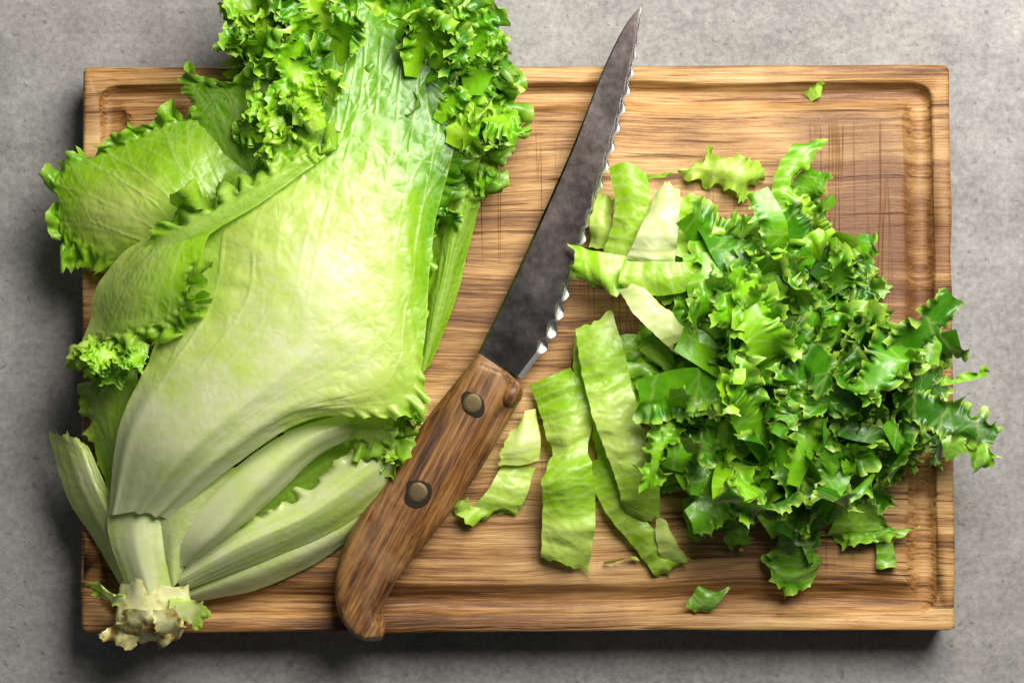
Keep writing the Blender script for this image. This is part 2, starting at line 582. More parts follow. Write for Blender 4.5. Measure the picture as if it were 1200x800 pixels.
def blade_material():
    k = NT('stained_blade_steel')
    P = k.n('ShaderNodeTexCoord').outputs['Object']
    a = k.noise(P, 34, 5, 0.62, 0.6)
    b = k.noise(k.mapping(P, (300, 300, 60)), 1.0, 4, 0.6)
    c = k.noise(P, 14, 2, 0.5)
    col = k.ramp(a, [(0.30, (0.11, 0.105, 0.102)), (0.50, (0.145, 0.137, 0.133)), (0.70, (0.185, 0.176, 0.172))])
    col = k.mix(k.ramp(c, [(0.45, 0.0), (0.65, 0.35)]), col, (0.17, 0.10, 0.085))
    bs = k.n('ShaderNodeBsdfPrincipled')
    k.l(col, bs.inputs['Base Color'])
    bs.inputs['Metallic'].default_value = 1.0
    k.l(k.ramp(k.math('ADD', k.math('MULTIPLY', a, 0.6), k.math('MULTIPLY', b, 0.4)), [(0.3, 0.17), (0.7, 0.30)]), bs.inputs['Roughness'])
    k.l(k.bump(b, 0.06, 0.0002), bs.inputs['Normal'])
    k.l(bs.outputs[0], k.out.inputs[0])
    return k.m


M_LEAF = leaf_material('lettuce_leaf', rough=0.36, spec=0.75)
M_SHRED = leaf_material('lettuce_shred', transl=0.14, rough=0.36, rnd=0.16, bump=0.0003, rim=0.85, spec=0.6, netc=0.03)
M_RIBBON = leaf_material('lettuce_ribbon', transl=0.32, rough=0.38, rnd=0.08, bump=0.0004, rim=0.5, spec=0.6, netc=0.08)
M_COUNTER = counter_material()
M_BOARD = board_material()
M_HANDLE = handle_material()
M_BLADE = blade_material()
M_RIVET = simple('dull_brass_rivet', (0.13, 0.098, 0.052), 0.6, 1.0, 900, 0.3)
M_EDGE = simple('ground_edge_steel', (0.60, 0.59, 0.58), 0.30, 1.0, 500, 0.15, 0.05)
M_SOOT = simple('dark_grime_ring', (0.012, 0.006, 0.003), 0.95, 0.0, 900, 0.4)
M_STEM = None


# ------------------------------------------------------------------ counter
def make_counter():
    bm = bmesh.new()
    bmesh.ops.create_grid(bm, x_segments=2, y_segments=2, size=0.9)
    me = bpy.data.meshes.new('countertop')
    bm.to_mesh(me)
    bm.free()
    tag(link('countertop', me, M_COUNTER), 'light grey concrete countertop under the cutting board', 'countertop', kind='structure')


make_counter()


# ------------------------------------------------------------------ board
def make_board():
    c = [up(px, py, 0) for px, py in ((95, 79), (1111, 76), (1122, 738), (97, 742))]
    # least-squares rectangle
    ctr = sum(c) / 4
    wx = (np.linalg.norm(c[1] - c[0]) + np.linalg.norm(c[2] - c[3])) / 2
    wy = (np.linalg.norm(c[3] - c[0]) + np.linalg.norm(c[2] - c[1])) / 2
    ex = (c[1] - c[0]) + (c[2] - c[3])
    ang = math.atan2(ex[1], ex[0])
    # loops: inset (m), z, corner radius
    p = MM
    loops = [(0.0008, 0.0, 0.002), (0.0, 0.0010, 0.0026), (0.0, BT - 0.0016, 0.0026), (0.0004, BT - 0.0007, 0.0026), (0.0012, BT - 0.0001, 0.0022),
             (0.0022, BT, 0.002), (19 * p, BT, 0.0095), (20.5 * p, BT - 0.0006, 0.0090), (21.5 * p, BT - 0.0022, 0.0088), (23.5 * p, BT - 0.0045, 0.0082),
             (27 * p, BT - 0.0062, 0.0070), (33 * p, BT - 0.0068, 0.0050), (40 * p, BT - 0.0062, 0.0030), (47 * p, BT - 0.0042, 0.0015), (52 * p, BT - 0.0018, 0.0012),
             (55 * p, BT - 0.0004, 0.001), (57 * p, BT, 0.001), (62 * p, BT + 0.0001, 0.001)]
    K, S = 8, 40
    bm = bmesh.new()
    rings = []
    g = np.random.default_rng(5)
    for li, (ins, z, r) in enumerate(loops):
        hx, hy = wx / 2 - ins, wy / 2 - ins
        pts = []
        for q, (sx, sy) in enumerate(((1, 1), (-1, 1), (-1, -1), (1, -1))):
            for i in range(K + 1):
                a = math.pi / 2 * (q + i / K)
                pts.append((sx * (hx - r) + r * math.cos(a), sy * (hy - r) + r * math.sin(a)))
            nq = q + 1
            nx, ny = ((-1, 1), (-1, -1), (1, -1), (1, 1))[q]
            a = math.pi / 2 * nq
            p0 = pts[-1]
            p1 = (nx * (hx - r) + r * math.cos(a), ny * (hy - r) + r * math.sin(a))
            for i in range(1, S):
                f = i / S
                pts.append((p0[0] + (p1[0] - p0[0]) * f, p0[1] + (p1[1] - p0[1]) * f))
        vs = []
        for j, (x, y) in enumerate(pts):
            vs.append(bm.verts.new((x, y, z)))
        rings.append(vs)
    # hand-worn unevenness: small smooth wander of every edge
    n = len(rings[0])
    for li, vs in enumerate(rings):
        wand = crom(61, np.linspace(0, 1, n)) @ g.standard_normal(61) * (0.00040 if li < 17 else 0)
        wz = crom(61, np.linspace(0, 1, n)) @ g.standard_normal(61) * (0.00030 if 5 < li < 16 else 0)
        for j, v in enumerate(vs):
            d = Vector((v.co.x, v.co.y, 0)).normalized()
            v.co += d * wand[j]
            v.co.z += wz[j]
    for a, b in zip(rings[:-1], rings[1:]):
        for j in range(n):
            bm.faces.new((a[j], a[(j + 1) % n], b[(j + 1) % n], b[j]))
    bm.faces.new(rings[-1])
    bm.faces.new(list(reversed(rings[0])))
    bmesh.ops.recalc_face_normals(bm, faces=bm.faces)
    me = bpy.data.meshes.new('cutting_board')
    bm.to_mesh(me)
    bm.free()
    o = link('cutting_board', me, M_BOARD)
    o.location = (ctr[0], ctr[1], 0.0)
    o.rotation_euler.z = ang
    tag(o, 'rectangular brown wooden cutting board with juice groove and knife scores', 'cutting board')
    return o


make_board()


# ------------------------------------------------------------------ knife
def smooth_poly(pts, n):
    pts = np.array(pts, float)
    W = crom(len(pts), np.linspace(0, 1, n))
    return W @ pts


def make_knife():
    root_loc = Vector(up(585, 430, 1.0))
    kn = empty('kitchen_knife', root_loc)
    tag(kn, 'old serrated kitchen knife with worn wooden handle and two rivets', 'knife')
    zb = 1.15     # blade plane above the board (cm)
    # blade: spine and cutting edge as two px polylines, lofted across with a scalloped hollow grind
    NB = 420
    spine = smooth_poly([(560, 414), (604, 322), (642, 238), (674, 165), (700, 98), (719, 55), (736, 25), (752.5, 6)], NB)
    edge = smooth_poly([(612, 444), (648, 392), (668, 330), (688, 266), (708, 202), (726, 140), (741, 80), (752.5, 6.5)], NB)
    t = np.linspace(0, 1, NB)
    s = np.cumsum(np.r_[0, np.linalg.norm(np.diff(edge, axis=0), axis=1)])
    nrm = np.gradient(edge, axis=0)
    nrm = np.stack([-nrm[:, 1], nrm[:, 0]], 1)
    nrm /= np.linalg.norm(nrm, axis=1, keepdims=True)
    if nrm[NB // 2, 0] < 0:
        nrm = -nrm
    ph = math.pi * (s - 34) / 22.5 + 0.25 * np.sin(s / 31.0)
    sc = np.abs(np.sin(ph))
    win = np.clip((s - 34) / 12, 0, 1) * np.clip((0.95 - t) / 0.16, 0, 1)
    edge2 = edge + nrm * ((sc**0.7 - 0.6) * 8.0 * win)[:, None]
    bev = edge + nrm * (-5 - 3.0 * sc * win)[:, None]
    th = 0.09
    lerp = lambda a, b, f: a + (b - a) * f
    wdt = np.linalg.norm(edge - spine, axis=1)
    fb = np.clip(np.minimum(1, wdt / 26), 0.02, 1)[:, None]
    bevp = lerp(edge, spine, np.minimum((6 + 7.0 * sc * win) / (wdt + 1e-6), 0.30)[:, None])
    e2 = lerp(edge, edge2, np.clip(fb * 1.2, 0, 1))
    flat = lerp(edge, spine, np.minimum(15.0 / (wdt + 1e-6), 0.5)[:, None])
    lift = 0.55 * t**1.3                          # tip rides slightly higher
    hol = -0.10 * sc**2 * win * fb[:, 0]
    cols = [(spine, 0.0, 0), (lerp(spine, flat, 0.05), th, 0), (lerp(spine, flat, 0.5), th * 0.95, 0), (flat, th * 0.90, 0), (bevp, th * 0.86, 0),
            (lerp(bevp, e2, 0.30), th * 0.74, 0.75), (lerp(bevp, e2, 0.65), th * 0.58, 1.0), (e2, th * 0.40, 1.0)]
    X = []
    for pl, dz, hk in cols:
        X.append(up(pl[:, 0], pl[:, 1], zb + dz + lift + hol * hk))
    for pl, dz, hk in cols[::-1][1:-1]:
        X.append(up(pl[:, 0], pl[:, 1], zb - dz + lift + hol * hk))
    X = np.array(X)                                # ring, len, 3
    nr, nl = X.shape[:2]
    bm = bmesh.new()
    V = [[bm.verts.new(X[i, j]) for j in range(nl)] for i in range(nr)]
    for i in range(nr):
        for j in range(nl - 1):
            a, b = V[i], V[(i + 1) % nr]
            bm.faces.new((a[j], a[j + 1], b[j + 1], b[j]))
    edge_ids = [1 if 4 <= i <= 8 else 0 for i in range(nr) for j in range(nl - 1)]
    bm.faces.new([V[i][0] for i in range(nr)])
    bm.faces.new([V[i][-1] for i in reversed(range(nr))])
    bmesh.ops.recalc_face_normals(bm, faces=bm.faces)
    me = bpy.data.meshes.new('blade')
    bm.to_mesh(me)
    bm.free()
    o = link('blade', me, M_BLADE, kn)
    me.materials.append(M_EDGE)
    for f, mi in enumerate(edge_ids):
        me.polygons[f].material_index = mi
    me.polygons.foreach_set('use_smooth', np.zeros(len(me.polygons), dtype=bool))

    # handle: outline in px, cross-sections between the two sides
    left = smooth_poly([(561, 414), (534, 447), (500, 490), (472, 531), (445, 572), (416, 614), (397, 655), (392, 692), (398, 722), (412, 742), (428, 751)], 120)
    right = smooth_poly([(597, 437), (612, 458), (592, 500), (566, 545), (536, 588), (506, 628), (478, 662), (459, 690), (449, 713), (452, 736), (447, 750)], 120)
    ts = np.linspace(0, 1, 120)
    hh = 1.02 * np.clip(ts / 0.035, 0.55, 1)**0.5 * (1 - 0.12 * ts)   # half height in cm
    hh *= np.sqrt(np.clip((1.006 - ts) / 0.05, 0.02, 1))
    prof = [(-1.0, 0.0), (-0.985, 0.42), (-0.90, 0.78), (-0.72, 0.96), (-0.4, 1.0), (0.0, 1.0), (0.30, 0.985), (0.44, 0.93), (0.62, 0.62), (0.78, 0.50), (0.93, 0.40), (1.0, 0.12),
            (1.0, -0.3), (0.93, -0.75), (0.75, -0.96), (0.3, -1.0), (-0.3, -1.0), (-0.75, -0.96), (-0.93, -0.7), (-0.995, -0.3)]
    rings = []
    for (a, b) in prof:
        f = (a + 1) / 2
        pl = left + (right - left) * f
        rings.append(up(pl[:, 0], pl[:, 1], 1.10 + b * hh))
    X = np.array(rings)
    nr, nl = X.shape[:2]
    bm = bmesh.new()
    V = [[bm.verts.new(X[i, j]) for j in range(nl)] for i in range(nr)]
    for i in range(nr):
        for j in range(nl - 1):
            a, b = V[i], V[(i + 1) % nr]
            bm.faces.new((a[j], a[j + 1], b[j + 1], b[j]))
    bm.faces.new([V[i][0] for i in range(nr)])
    bm.faces.new([V[i][-1] for i in reversed(range(nr))])
    bmesh.ops.recalc_face_normals(bm, faces=bm.faces)
    # keep the grain running along the handle: store geometry in a handle-aligned frame
    ax = Vector(up(428, 740, 1)) - Vector(up(585, 440, 1))
    ang = math.atan2(ax.y, ax.x)
    org = Vector(up(500, 570, 1.0))
    Rm = Matrix.Translation(org) @ Matrix.Rotation(ang, 4, 'Z')
    bm.transform(Rm.inverted())
    me = bpy.data.meshes.new('handle')
    bm.to_mesh(me)
    bm.free()
    h = link('handle', me, M_HANDLE, kn)
    h.matrix_basis = Rm

    def disc(name, px, py, z0, r, dome, mat, parent, irregular=0.0, seed=0):
        g = np.random.default_rng(seed)
        bm = bmesh.new()
        N = 28
        rr = 1 + irregular * (crom(9, np.linspace(0, 1, N)) @ g.standard_normal(9))
        rings = []
        cpt = up(px, py, z0)
        for f, z in ((1.0, -0.0010), (1.0, dome * 0.35), (0.9, dome * 0.8), (0.6, dome), (0.25, dome * 1.03)):
            rings.append([bm.verts.new((cpt[0] + r * f * rr[i] * math.cos(2 * math.pi * i / N), cpt[1] + r * f * rr[i] * math.sin(2 * math.pi * i / N), cpt[2] + z)) for i in range(N)])
        for a, b in zip(rings[:-1], rings[1:]):
            for i in range(N):
                bm.faces.new((a[i], a[(i + 1) % N], b[(i + 1) % N], b[i]))
        bm.faces.new(rings[-1])
        me = bpy.data.meshes.new(name)
        bm.to_mesh(me)
        bm.free()
        return link(name, me, mat, parent)

    # rounded guard knob at the blade end
    bm = bmesh.new()
    bmesh.ops.create_icosphere(bm, subdivisions=3, radius=1.0)
    c0 = Vector(up(599, 462, 1.35))
    bm.transform(Matrix.Translation(c0) @ Matrix.Rotation(math.radians(62), 4, 'Z') @ Matrix.Diagonal((0.0066, 0.0052, 0.0075, 1)))
    bm.transform(Rm.inverted())
    me = bpy.data.meshes.new('guard_knob')
    bm.to_mesh(me)
    bm.free()
    lug = link('guard_knob', me, M_HANDLE, h)
    lug.matrix_parent_inverse = Matrix.Identity(4)
    for i, (px, py) in enumerate(((553.5, 472.5), (489.5, 577))):
        zt = 1.10 + 1.0 - (0.02 if i == 0 else 0.05)
        g = disc('grime_ring', px + 0.5, py + 0.5, zt, (15.5 if i == 0 else 18) * MM, 0.0003, M_SOOT, h, 0.10, 40 + i)
        g.matrix_parent_inverse = Rm.inverted()
        r = disc('rivet', px, py, zt, (11.8 if i == 0 else 12.4) * MM, 0.0007, M_RIVET, h, 0.02, 60 + i)
        r.matrix_parent_inverse = Rm.inverted()
    return kn


make_knife()
bpy.context.view_layer.update()


# ------------------------------------------------------------------ lettuce head
def net(rows, zs=1.0):
    a = np.array(rows, float)
    a[..., 2] *= zs
    return np.moveaxis(up(a[..., 0], a[..., 1], a[..., 2]), -1, 0)


HEAD = empty('lettuce', Vector(up(180, 700, 0)))
tag(HEAD, 'large halved pale green frilly lettuce head with cut stem lying on the board', 'lettuce')
ZB = BT + 0.001


def head_leaf(rows, sides, tone, res=2.6, grow=1.0, seed=1, tooth=0.0012, crinkle=0.0, ribs=None, veins=None, vraise=0.00022, blister=0.00020, **kw):
    W0 = net(rows, 0.74)
    lu = np.linalg.norm(np.diff(W0, axis=1), axis=0).sum(0).max()
    lv = np.linalg.norm(np.diff(W0, axis=2), axis=0).sum(1).max()
    nu = int(np.clip(lu / (res * MM), 16, 240))
    nv = int(np.clip(lv / (res * MM), 12, 200))
    X, m = leaf_sheet(W0, nu, nv, sides, grow, seed, tooth=tooth, crinkle=crinkle, **kw)
    U, V = np.meshgrid(np.linspace(0, 1, nu), np.linspace(0, 1, nv), indexing='ij')
    if ribs is not None:
        amp, cnt, fade = ribs
        g = np.random.default_rng(seed + 900)
        w = np.zeros((nu, nv))
        for i in range(cnt):
            v0 = (i + 0.5) / cnt + g.uniform(-0.25, 0.25) / cnt
            vc = v0 + (U**1.5) * g.uniform(-0.5, 0.5) / cnt
            w += g.uniform(0.4, 1.2) * np.exp(-((V - vc) / (0.16 / cnt + 0.12 / cnt * U))**2)
        X = X + normals(X) * np.sign(normals(X)[2:3].mean()) * (amp * w * np.clip(1 - U / fade, 0, 1)**0.7 * (1 - np.clip(m, 0, 1)))[None]
    tn = tone(U, V, m) if callable(tone) else np.full((nu, nv), tone)
    ed = np.zeros((nu, nv))
    for s, (amt, wd, lo, hi) in sides.items():
        d = {'t': 1 - U, 'b': U, 'l': V, 'r': 1 - V}[s[0]]
        n = nu if s[0] in 'tb' else nv
        ed = np.maximum(ed, np.clip(1 - d * n / 2.2, 0, 1))
    vf = vein_field(nu, nv, lu, lv, seed + 40, **(veins or {}))
    vf = vf * (1 - 0.7 * np.clip(m, 0, 1)) * np.clip(tn * 6, 0.2, 1)
    g = np.random.default_rng(seed + 77)
    bl = noise2(nu, nv, lu * 170, lv * 170, g) * 0.7 + noise2(nu, nv, lu * 70, lv * 70, g)
    nn = normals(X)
    X = X + nn * np.sign(nn[2].mean()) * (vraise * vf * np.clip(tn * 6, 0.15, 1) + blister * bl * (1 - vf) * np.clip((tn - 0.03) * 6, 0.04, 1))[None]
    me = grid_mesh('leaf', X, tn, ed, vf)
    return link('leaf', me, M_LEAF, HEAD)


FULL = (0.0, 1.0)


def S(**k):
    return {a: (v if len(v) == 4 else (*v, -0.2, 1.2)) for a, v in k.items()}


# back-left broad leaf
head_leaf([[(200, 370, 1.5), (225, 350, 2.3), (250, 330, 3), (285, 310, 3), (320, 290, 3)],
           [(140, 325, 2), (180, 292, 4.0), (220, 262, 4.8), (275, 232, 4.4), (335, 215, 3.6)],
           [(104, 314, 1.8), (135, 258, 4.0), (180, 217, 4.9), (245, 182, 4.2), (345, 160, 3.4)],
           [(80, 305, 1.2), (84, 225, 2.4), (142, 186, 3.0), (228, 146, 3.4), (352, 120, 3.4)],
           [(72, 300, 0.8), (62, 200, 1.6), (122, 172, 2.2), (214, 134, 2.8), (352, 104, 3.2)]],
          S(t=(1.0, 0.16), l=(0.7, 0.12)), lambda U, V, m: 0.36 + 0.12 * U + 0.08 * m - 0.32 * np.exp(-((U - 0.5) / 0.22)**2 - ((V - 0.3) / 0.2)**2),  # pale blotch is the leaf's white highlight, painted into its tone
          grow=1.1, seed=3, vraise=0.0003, blister=0.0002, tooth=0.0032, crinkle=0.00015)
# top-left leaf behind
head_leaf([[(300, 300, 2.4), (330, 290, 3.0), (370, 280, 3.0)],
           [(250, 190, 3.6), (295, 180, 4.6), (360, 165, 4.6)],
           [(222, 125, 3.2), (278, 118, 4.6), (352, 98, 4.8)],
           [(212, 82, 2.6), (264, 96, 4.2), (340, 66, 5.0)]],
          S(t=(1.0, 0.16), l=(0.5, 0.15)), lambda U, V, m: 0.46 + 0.14 * U, grow=0.5, seed=4, tooth=0.0030, tfreq=0.6)
# frilly top mass, several leaves
FR = dict(grow=1.7, tooth=0.0030, wave=4.5, res=2.1, bend=0.06, amp=0.006, tfreq=0.8)
head_leaf([[(340, 240, 2.6), (365, 235, 3.0), (400, 230, 3.0)],
           [(305, 140, 2.4), (352, 128, 3.4), (415, 120, 3.6)],
           [(282, 72, 2.0), (338, 55, 3.4), (420, 40, 4.0)],
           [(268, 22, 1.8), (328, -18, 3.2), (425, -48, 4.0)]],
          S(t=(1.0, 0.5), l=(0.9, 0.4), r=(0.6, 0.3)), lambda U, V, m: 0.56 + 0.24 * m, seed=5, **FR)
head_leaf([[(440, 300, 2.0), (470, 290, 2.4), (500, 290, 2.0)],
           [(435, 170, 2.6), (500, 170, 3.2), (555, 180, 2.4)],
           [(440, 80, 2.6), (512, 70, 3.6), (578, 108, 2.6)],
           [(446, -30, 2.6), (530, -25, 3.6), (592, 55, 2.4)]],
          S(t=(1.0, 0.5), l=(0.7, 0.3), r=(1.0, 0.5)), lambda U, V, m: 0.58 + 0.26 * m, seed=6, **FR)
head_leaf([[(380, 220, 3.6), (400, 215, 4.2), (420, 215, 4.2)],
           [(330, 110, 3.6), (370, 95, 4.6), (410, 95, 4.8)],
           [(308, 48, 3.4), (360, 28, 4.8), (412, 25, 4.8)],
           [(296, -12, 3.2), (360, -52, 4.6), (420, -50, 4.6)]],
          S(t=(1.0, 0.55), l=(1.0, 0.5), r=(0.8, 0.4)), lambda U, V, m: 0.54 + 0.28 * m, seed=7, **FR)
head_leaf([[(490, 240, 3.0), (505, 235, 3.4), (522, 235, 3.0)],
           [(490, 150, 4.0), (520, 150, 4.6), (550, 160, 3.6)],
           [(500, 70, 4.4), (535, 75, 5.0), (575, 105, 3.8)],
           [(510, 10, 4.4), (550, 20, 5.0), (590, 70, 3.6)]],
          S(t=(1.0, 0.55), l=(1.0, 0.5), r=(1.0, 0.5)), lambda U, V, m: 0.52 + 0.28 * m, seed=27, **FR)
# right-hand leaf, folded upright beside the main one
head_leaf([[(489, 438, 0.8), (496, 436, 1.0), (503, 428, 0.8)],
           [(497, 370, 1.0), (513, 362, 1.9), (533, 355, 1.2)],
           [(506, 290, 1.2), (530, 282, 2.6), (553, 275, 1.6)],
           [(516, 215, 1.4), (545, 212, 3.0), (572, 212, 2.0)],
           [(518, 160, 1.8), (562, 160, 3.2), (596, 160, 2.2)],
           [(528, 100, 2.2), (572, 96, 3.4), (606, 90, 2.4)]],
          S(t=(1.0, 0.4), r=(1.0, 0.6, 0.55, 1.2), l=(0.7, 0.3, 0.25, 0.95)), lambda U, V, m: 0.42 + 0.14 * U + 0.14 * m, grow=1.5, vraise=0.00005, seed=8, tooth=0.0026, wave=5, bend=0.06, res=2.1)
# shaded leaf low on the left
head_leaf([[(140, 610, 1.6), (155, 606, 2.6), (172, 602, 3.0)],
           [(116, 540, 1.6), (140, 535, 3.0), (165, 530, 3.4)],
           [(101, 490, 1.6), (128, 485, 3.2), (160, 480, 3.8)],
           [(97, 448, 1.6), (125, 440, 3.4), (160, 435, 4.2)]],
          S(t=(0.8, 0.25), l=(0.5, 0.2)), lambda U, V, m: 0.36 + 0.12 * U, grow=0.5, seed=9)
# pale torn leaf at far left
head_leaf([[(146, 694, 1.0), (168, 684, 2.2), (192, 668, 2.6)],
           [(112, 635, 0.6), (136, 628, 2.6), (166, 620, 2.9)],
           [(78, 580, 0.2), (106, 572, 2.1), (132, 582, 2.4)],
           [(57, 508, -0.2), (84, 512, 1.5), (104, 524, 1.6)]],
          S(t=(0.4, 0.12)), lambda U, V, m: 0.08 + 0.08 * U + 0.04 * np.sin(V * 9), grow=0.2, seed=10, tooth=0.0016, crinkle=0.00003, ribs=(0.0006, 4, 2))
# dark inner leaf seen in the hollow
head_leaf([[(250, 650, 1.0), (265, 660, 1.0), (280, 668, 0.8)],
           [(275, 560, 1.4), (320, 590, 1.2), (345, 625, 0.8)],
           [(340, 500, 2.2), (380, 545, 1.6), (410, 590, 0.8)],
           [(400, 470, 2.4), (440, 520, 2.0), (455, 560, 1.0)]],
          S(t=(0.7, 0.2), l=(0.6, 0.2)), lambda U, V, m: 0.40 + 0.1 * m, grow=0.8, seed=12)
# outermost lower leaf, thin crescent
head_leaf([[(203, 694, 0.8), (212, 700, 1.3), (222, 706, 0.5)],
           [(285, 648, 1.6), (298, 670, 1.9), (308, 688, 0.4)],
           [(365, 612, 1.8), (384, 632, 1.8), (394, 644, 0.5)],
           [(430, 565, 1.6), (450, 578, 1.5), (462, 578, 0.7)]],
          S(l=(0.4, 0.15)), lambda U, V, m: 0.07 + 0.06 * U, grow=0.15, seed=13, tooth=0.001, crinkle=0.00003)
# right lower pale leaf with torn upper margin
head_leaf([[(200, 672, 2.4), (208, 682, 2.8), (214, 692, 2.0)],
           [(270, 622, 3.0), (284, 640, 3.8), (300, 660, 2.2)],
           [(340, 588, 3.2), (362, 604, 3.8), (382, 626, 2.0)],
           [(400, 536, 3.4), (425, 560, 3.6), (445, 586, 1.8)],
           [(440, 508, 3.2), (458, 535, 3.0), (468, 562, 1.6)]],
          S(l=(0.6, 0.12)), lambda U, V, m: 0.05 + 0.08 * V * U, grow=0.3, seed=14, tooth=0.0040, crinkle=0.00003, tfreq=0.35, ribs=(0.0007, 5, 2))
# rib between
head_leaf([[(195, 690, 3.0), (204, 686, 3.5), (212, 676, 3.0)],
           [(181, 635, 3.4), (203, 640, 4.3), (224, 634, 3.7)],
           [(186, 592, 3.8), (226, 596, 4.9), (262, 582, 4.4)],
           [(235, 545, 4.4), (272, 548, 5.4), (305, 535, 5.0)]],
          S(), lambda U, V, m: 0.09 + 0.06 * U, grow=0.0, seed=15, crinkle=0.00003)
# pale convex rib leaf
head_leaf([[(200, 668, 3.0), (212, 664, 3.5), (222, 662, 2.8)],
           [(214, 622, 4.2), (246, 628, 5.2), (276, 622, 3.8)],
           [(268, 555, 5.0), (298, 572, 5.8), (322, 582, 3.8)],
           [(338, 506, 5.2), (358, 520, 5.6), (372, 534, 4.0)],
           [(405, 484, 4.8), (412, 496, 5.0), (420, 508, 4.2)]],
          S(), lambda U, V, m: 0.00 + 0.08 * U, grow=0.0, seed=16, crinkle=0.00003, ribs=(0.0006, 3, 2))
# front base rib
head_leaf([[(152, 696, 3.0), (176, 700, 4.0), (202, 688, 3.4)],
           [(128, 630, 3.0), (160, 636, 4.15), (192, 640, 3.9)],
           [(126, 575, 2.6), (160, 575, 3.95), (194, 582, 3.6)]],
          S(), lambda U, V, m: 0.07 + 0.04 * np.cos(V * 7), grow=0.0, seed=17, crinkle=0.00003, ribs=(0.0005, 3, 3))
# frilly fold under the main leaf's lower right corner
head_leaf([[(330, 505, 4.4), (338, 512, 4.2), (346, 522, 3.8)],
           [(400, 488, 4.6), (402, 502, 4.6), (398, 518, 4.0)],
           [(450, 476, 4.4), (448, 505, 4.6), (434, 536, 3.4)],
           [(492, 468, 3.6), (484, 505, 3.8), (462, 548, 2.6)]],
          S(t=(1.0, 0.35), r=(0.9, 0.35, 0.4, 1.2), l=(0.5, 0.2, 0.6, 1.2)), lambda U, V, m: 0.34 + 0.14 * m, grow=1.1, seed=18, tooth=0.0026, bend=0.06, res=2.1)
# inner filling leaf under the main one
head_leaf([[(150, 610, 2.0), (180, 610, 2.8), (205, 612, 2.0)],
           [(190, 430, 3.4), (280, 440, 5.4), (345, 480, 3.4)],
           [(235, 300, 3.6), (370, 310, 6.4), (485, 380, 3.0)],
           [(300, 190, 3.6), (410, 180, 5.8), (505, 220, 3.0)],
           [(310, 80, 3.6), (420, 60, 5.2), (540, 100, 3.4)]],
          S(t=(1.0, 0.3), r=(0.8, 0.2, 0.45, 1.2), l=(0.6, 0.2, 0.5, 1.2)), lambda U, V, m: 0.34 + 0.25 * U + 0.1 * m, grow=0.9, seed=19)
# main leaf
head_leaf([[(127, 604, 3.0), (140, 602, 4.0), (160, 599, 4.6), (180, 602, 4.5), (197, 608, 4.2)],
           [(138, 505, 4.8), (168, 512, 6.4), (208, 528, 7.4), (246, 536, 7.2), (276, 544, 6.2)],
           [(172, 425, 6.0), (226, 435, 7.6), (286, 455, 8.4), (335, 474, 8.0), (364, 491, 7.0)],
           [(212, 340, 6.2), (288, 348, 8.0), (360, 378, 8.4), (432, 428, 7.6), (484, 482, 6.6)],
           [(225, 285, 6.2), (300, 268, 7.8), (380, 292, 8.0), (456, 332, 7.2), (496, 404, 6.2)],
           [(258, 232, 6.2), (330, 205, 7.2), (402, 212, 7.2), (472, 234, 6.6), (508, 276, 5.6)],
           [(325, 172, 6.0), (370, 145, 6.6), (422, 132, 6.4), (482, 150, 6.2), (530, 182, 5.8)],
           [(352, 95, 5.4), (392, 70, 6.0), (432, 52, 5.9), (488, 66, 5.8), (545, 108, 4.8)],
           [(340, 10, 4.8), (385, -20, 5.6), (440, -34, 5.6), (508, -5, 5.4), (575, 36, 4.4)]],
          S(t=(1.0, 0.12), l=(0.9, 0.25, 0.86, 1.2), r=(1.0, 0.28, 0.86, 1.2), rr=(0.35, 0.07, 0.31, 0.46)),
          lambda U, V, m: 0.00 + 0.15 * np.clip(U / 0.4, 0, 1) + 0.46 * np.clip((U - 0.48) / 0.30, 0, 1)**1.2 + 0.30 * np.clip(np.abs(V - 0.50) * 2, 0, 1)**2.2 * np.clip((U - 0.15) * 3, 0, 1) + 0.14 * m - 0.06 * np.exp(-((U - 0.47) / 0.16)**2 - ((V - 0.5) / 0.25)**2),  # pale centre of the leaf, with its white glow painted into the tone
          grow=1.1, vraise=0.00030, seed=20, tooth=0.0030, crinkle=0.00008, wave=4.5, bend=0.06, res=2.1, tfreq=0.8, ribs=(0.0016, 3, 0.5), veins=dict(fan=9, branch=10, spread=(0.15, 0.85)), blister=0.00034)
# left rolled leaf over it
head_leaf([[(218, 258, 5.6), (238, 258, 6.8), (262, 248, 7.0)],
           [(150, 292, 4.6), (192, 290, 6.8), (240, 288, 7.8)],
           [(113, 338, 3.4), (166, 335, 6.6), (234, 330, 8.2)],
           [(104, 380, 2.8), (152, 376, 5.8), (226, 366, 7.8)],
           [(92, 418, 2.4), (140, 410, 5.0), (204, 392, 6.8)]],
          S(t=(1.0, 0.20), r=(0.9, 0.16, 0.35, 1.2)), lambda U, V, m: 0.20 + 0.26 * V + 0.06 * m, grow=1.8, seed=21, vraise=0.0003, blister=0.0002, tooth=0.0030, crinkle=0.00015, bend=0.06, res=2.1)
# long frilled lip running up to the right
head_leaf([[(165, 290, 5.4), (185, 296, 6.6), (215, 305, 7.0)],
           [(200, 262, 6.2), (225, 264, 7.5), (250, 272, 7.6)],
           [(268, 216, 6.6), (290, 226, 8.0), (306, 238, 7.9)],
           [(328, 176, 6.6), (346, 188, 7.9), (358, 200, 7.7)],
           [(372, 148, 6.4), (386, 160, 7.6), (398, 170, 7.4)]],
          S(l=(1.0, 0.5, 0.12, 1.2), t=(1.0, 0.3)), lambda U, V, m: 0.38 + 0.10 * m, grow=1.8, seed=22, tooth=0.0030, bend=0.06, res=2.1)


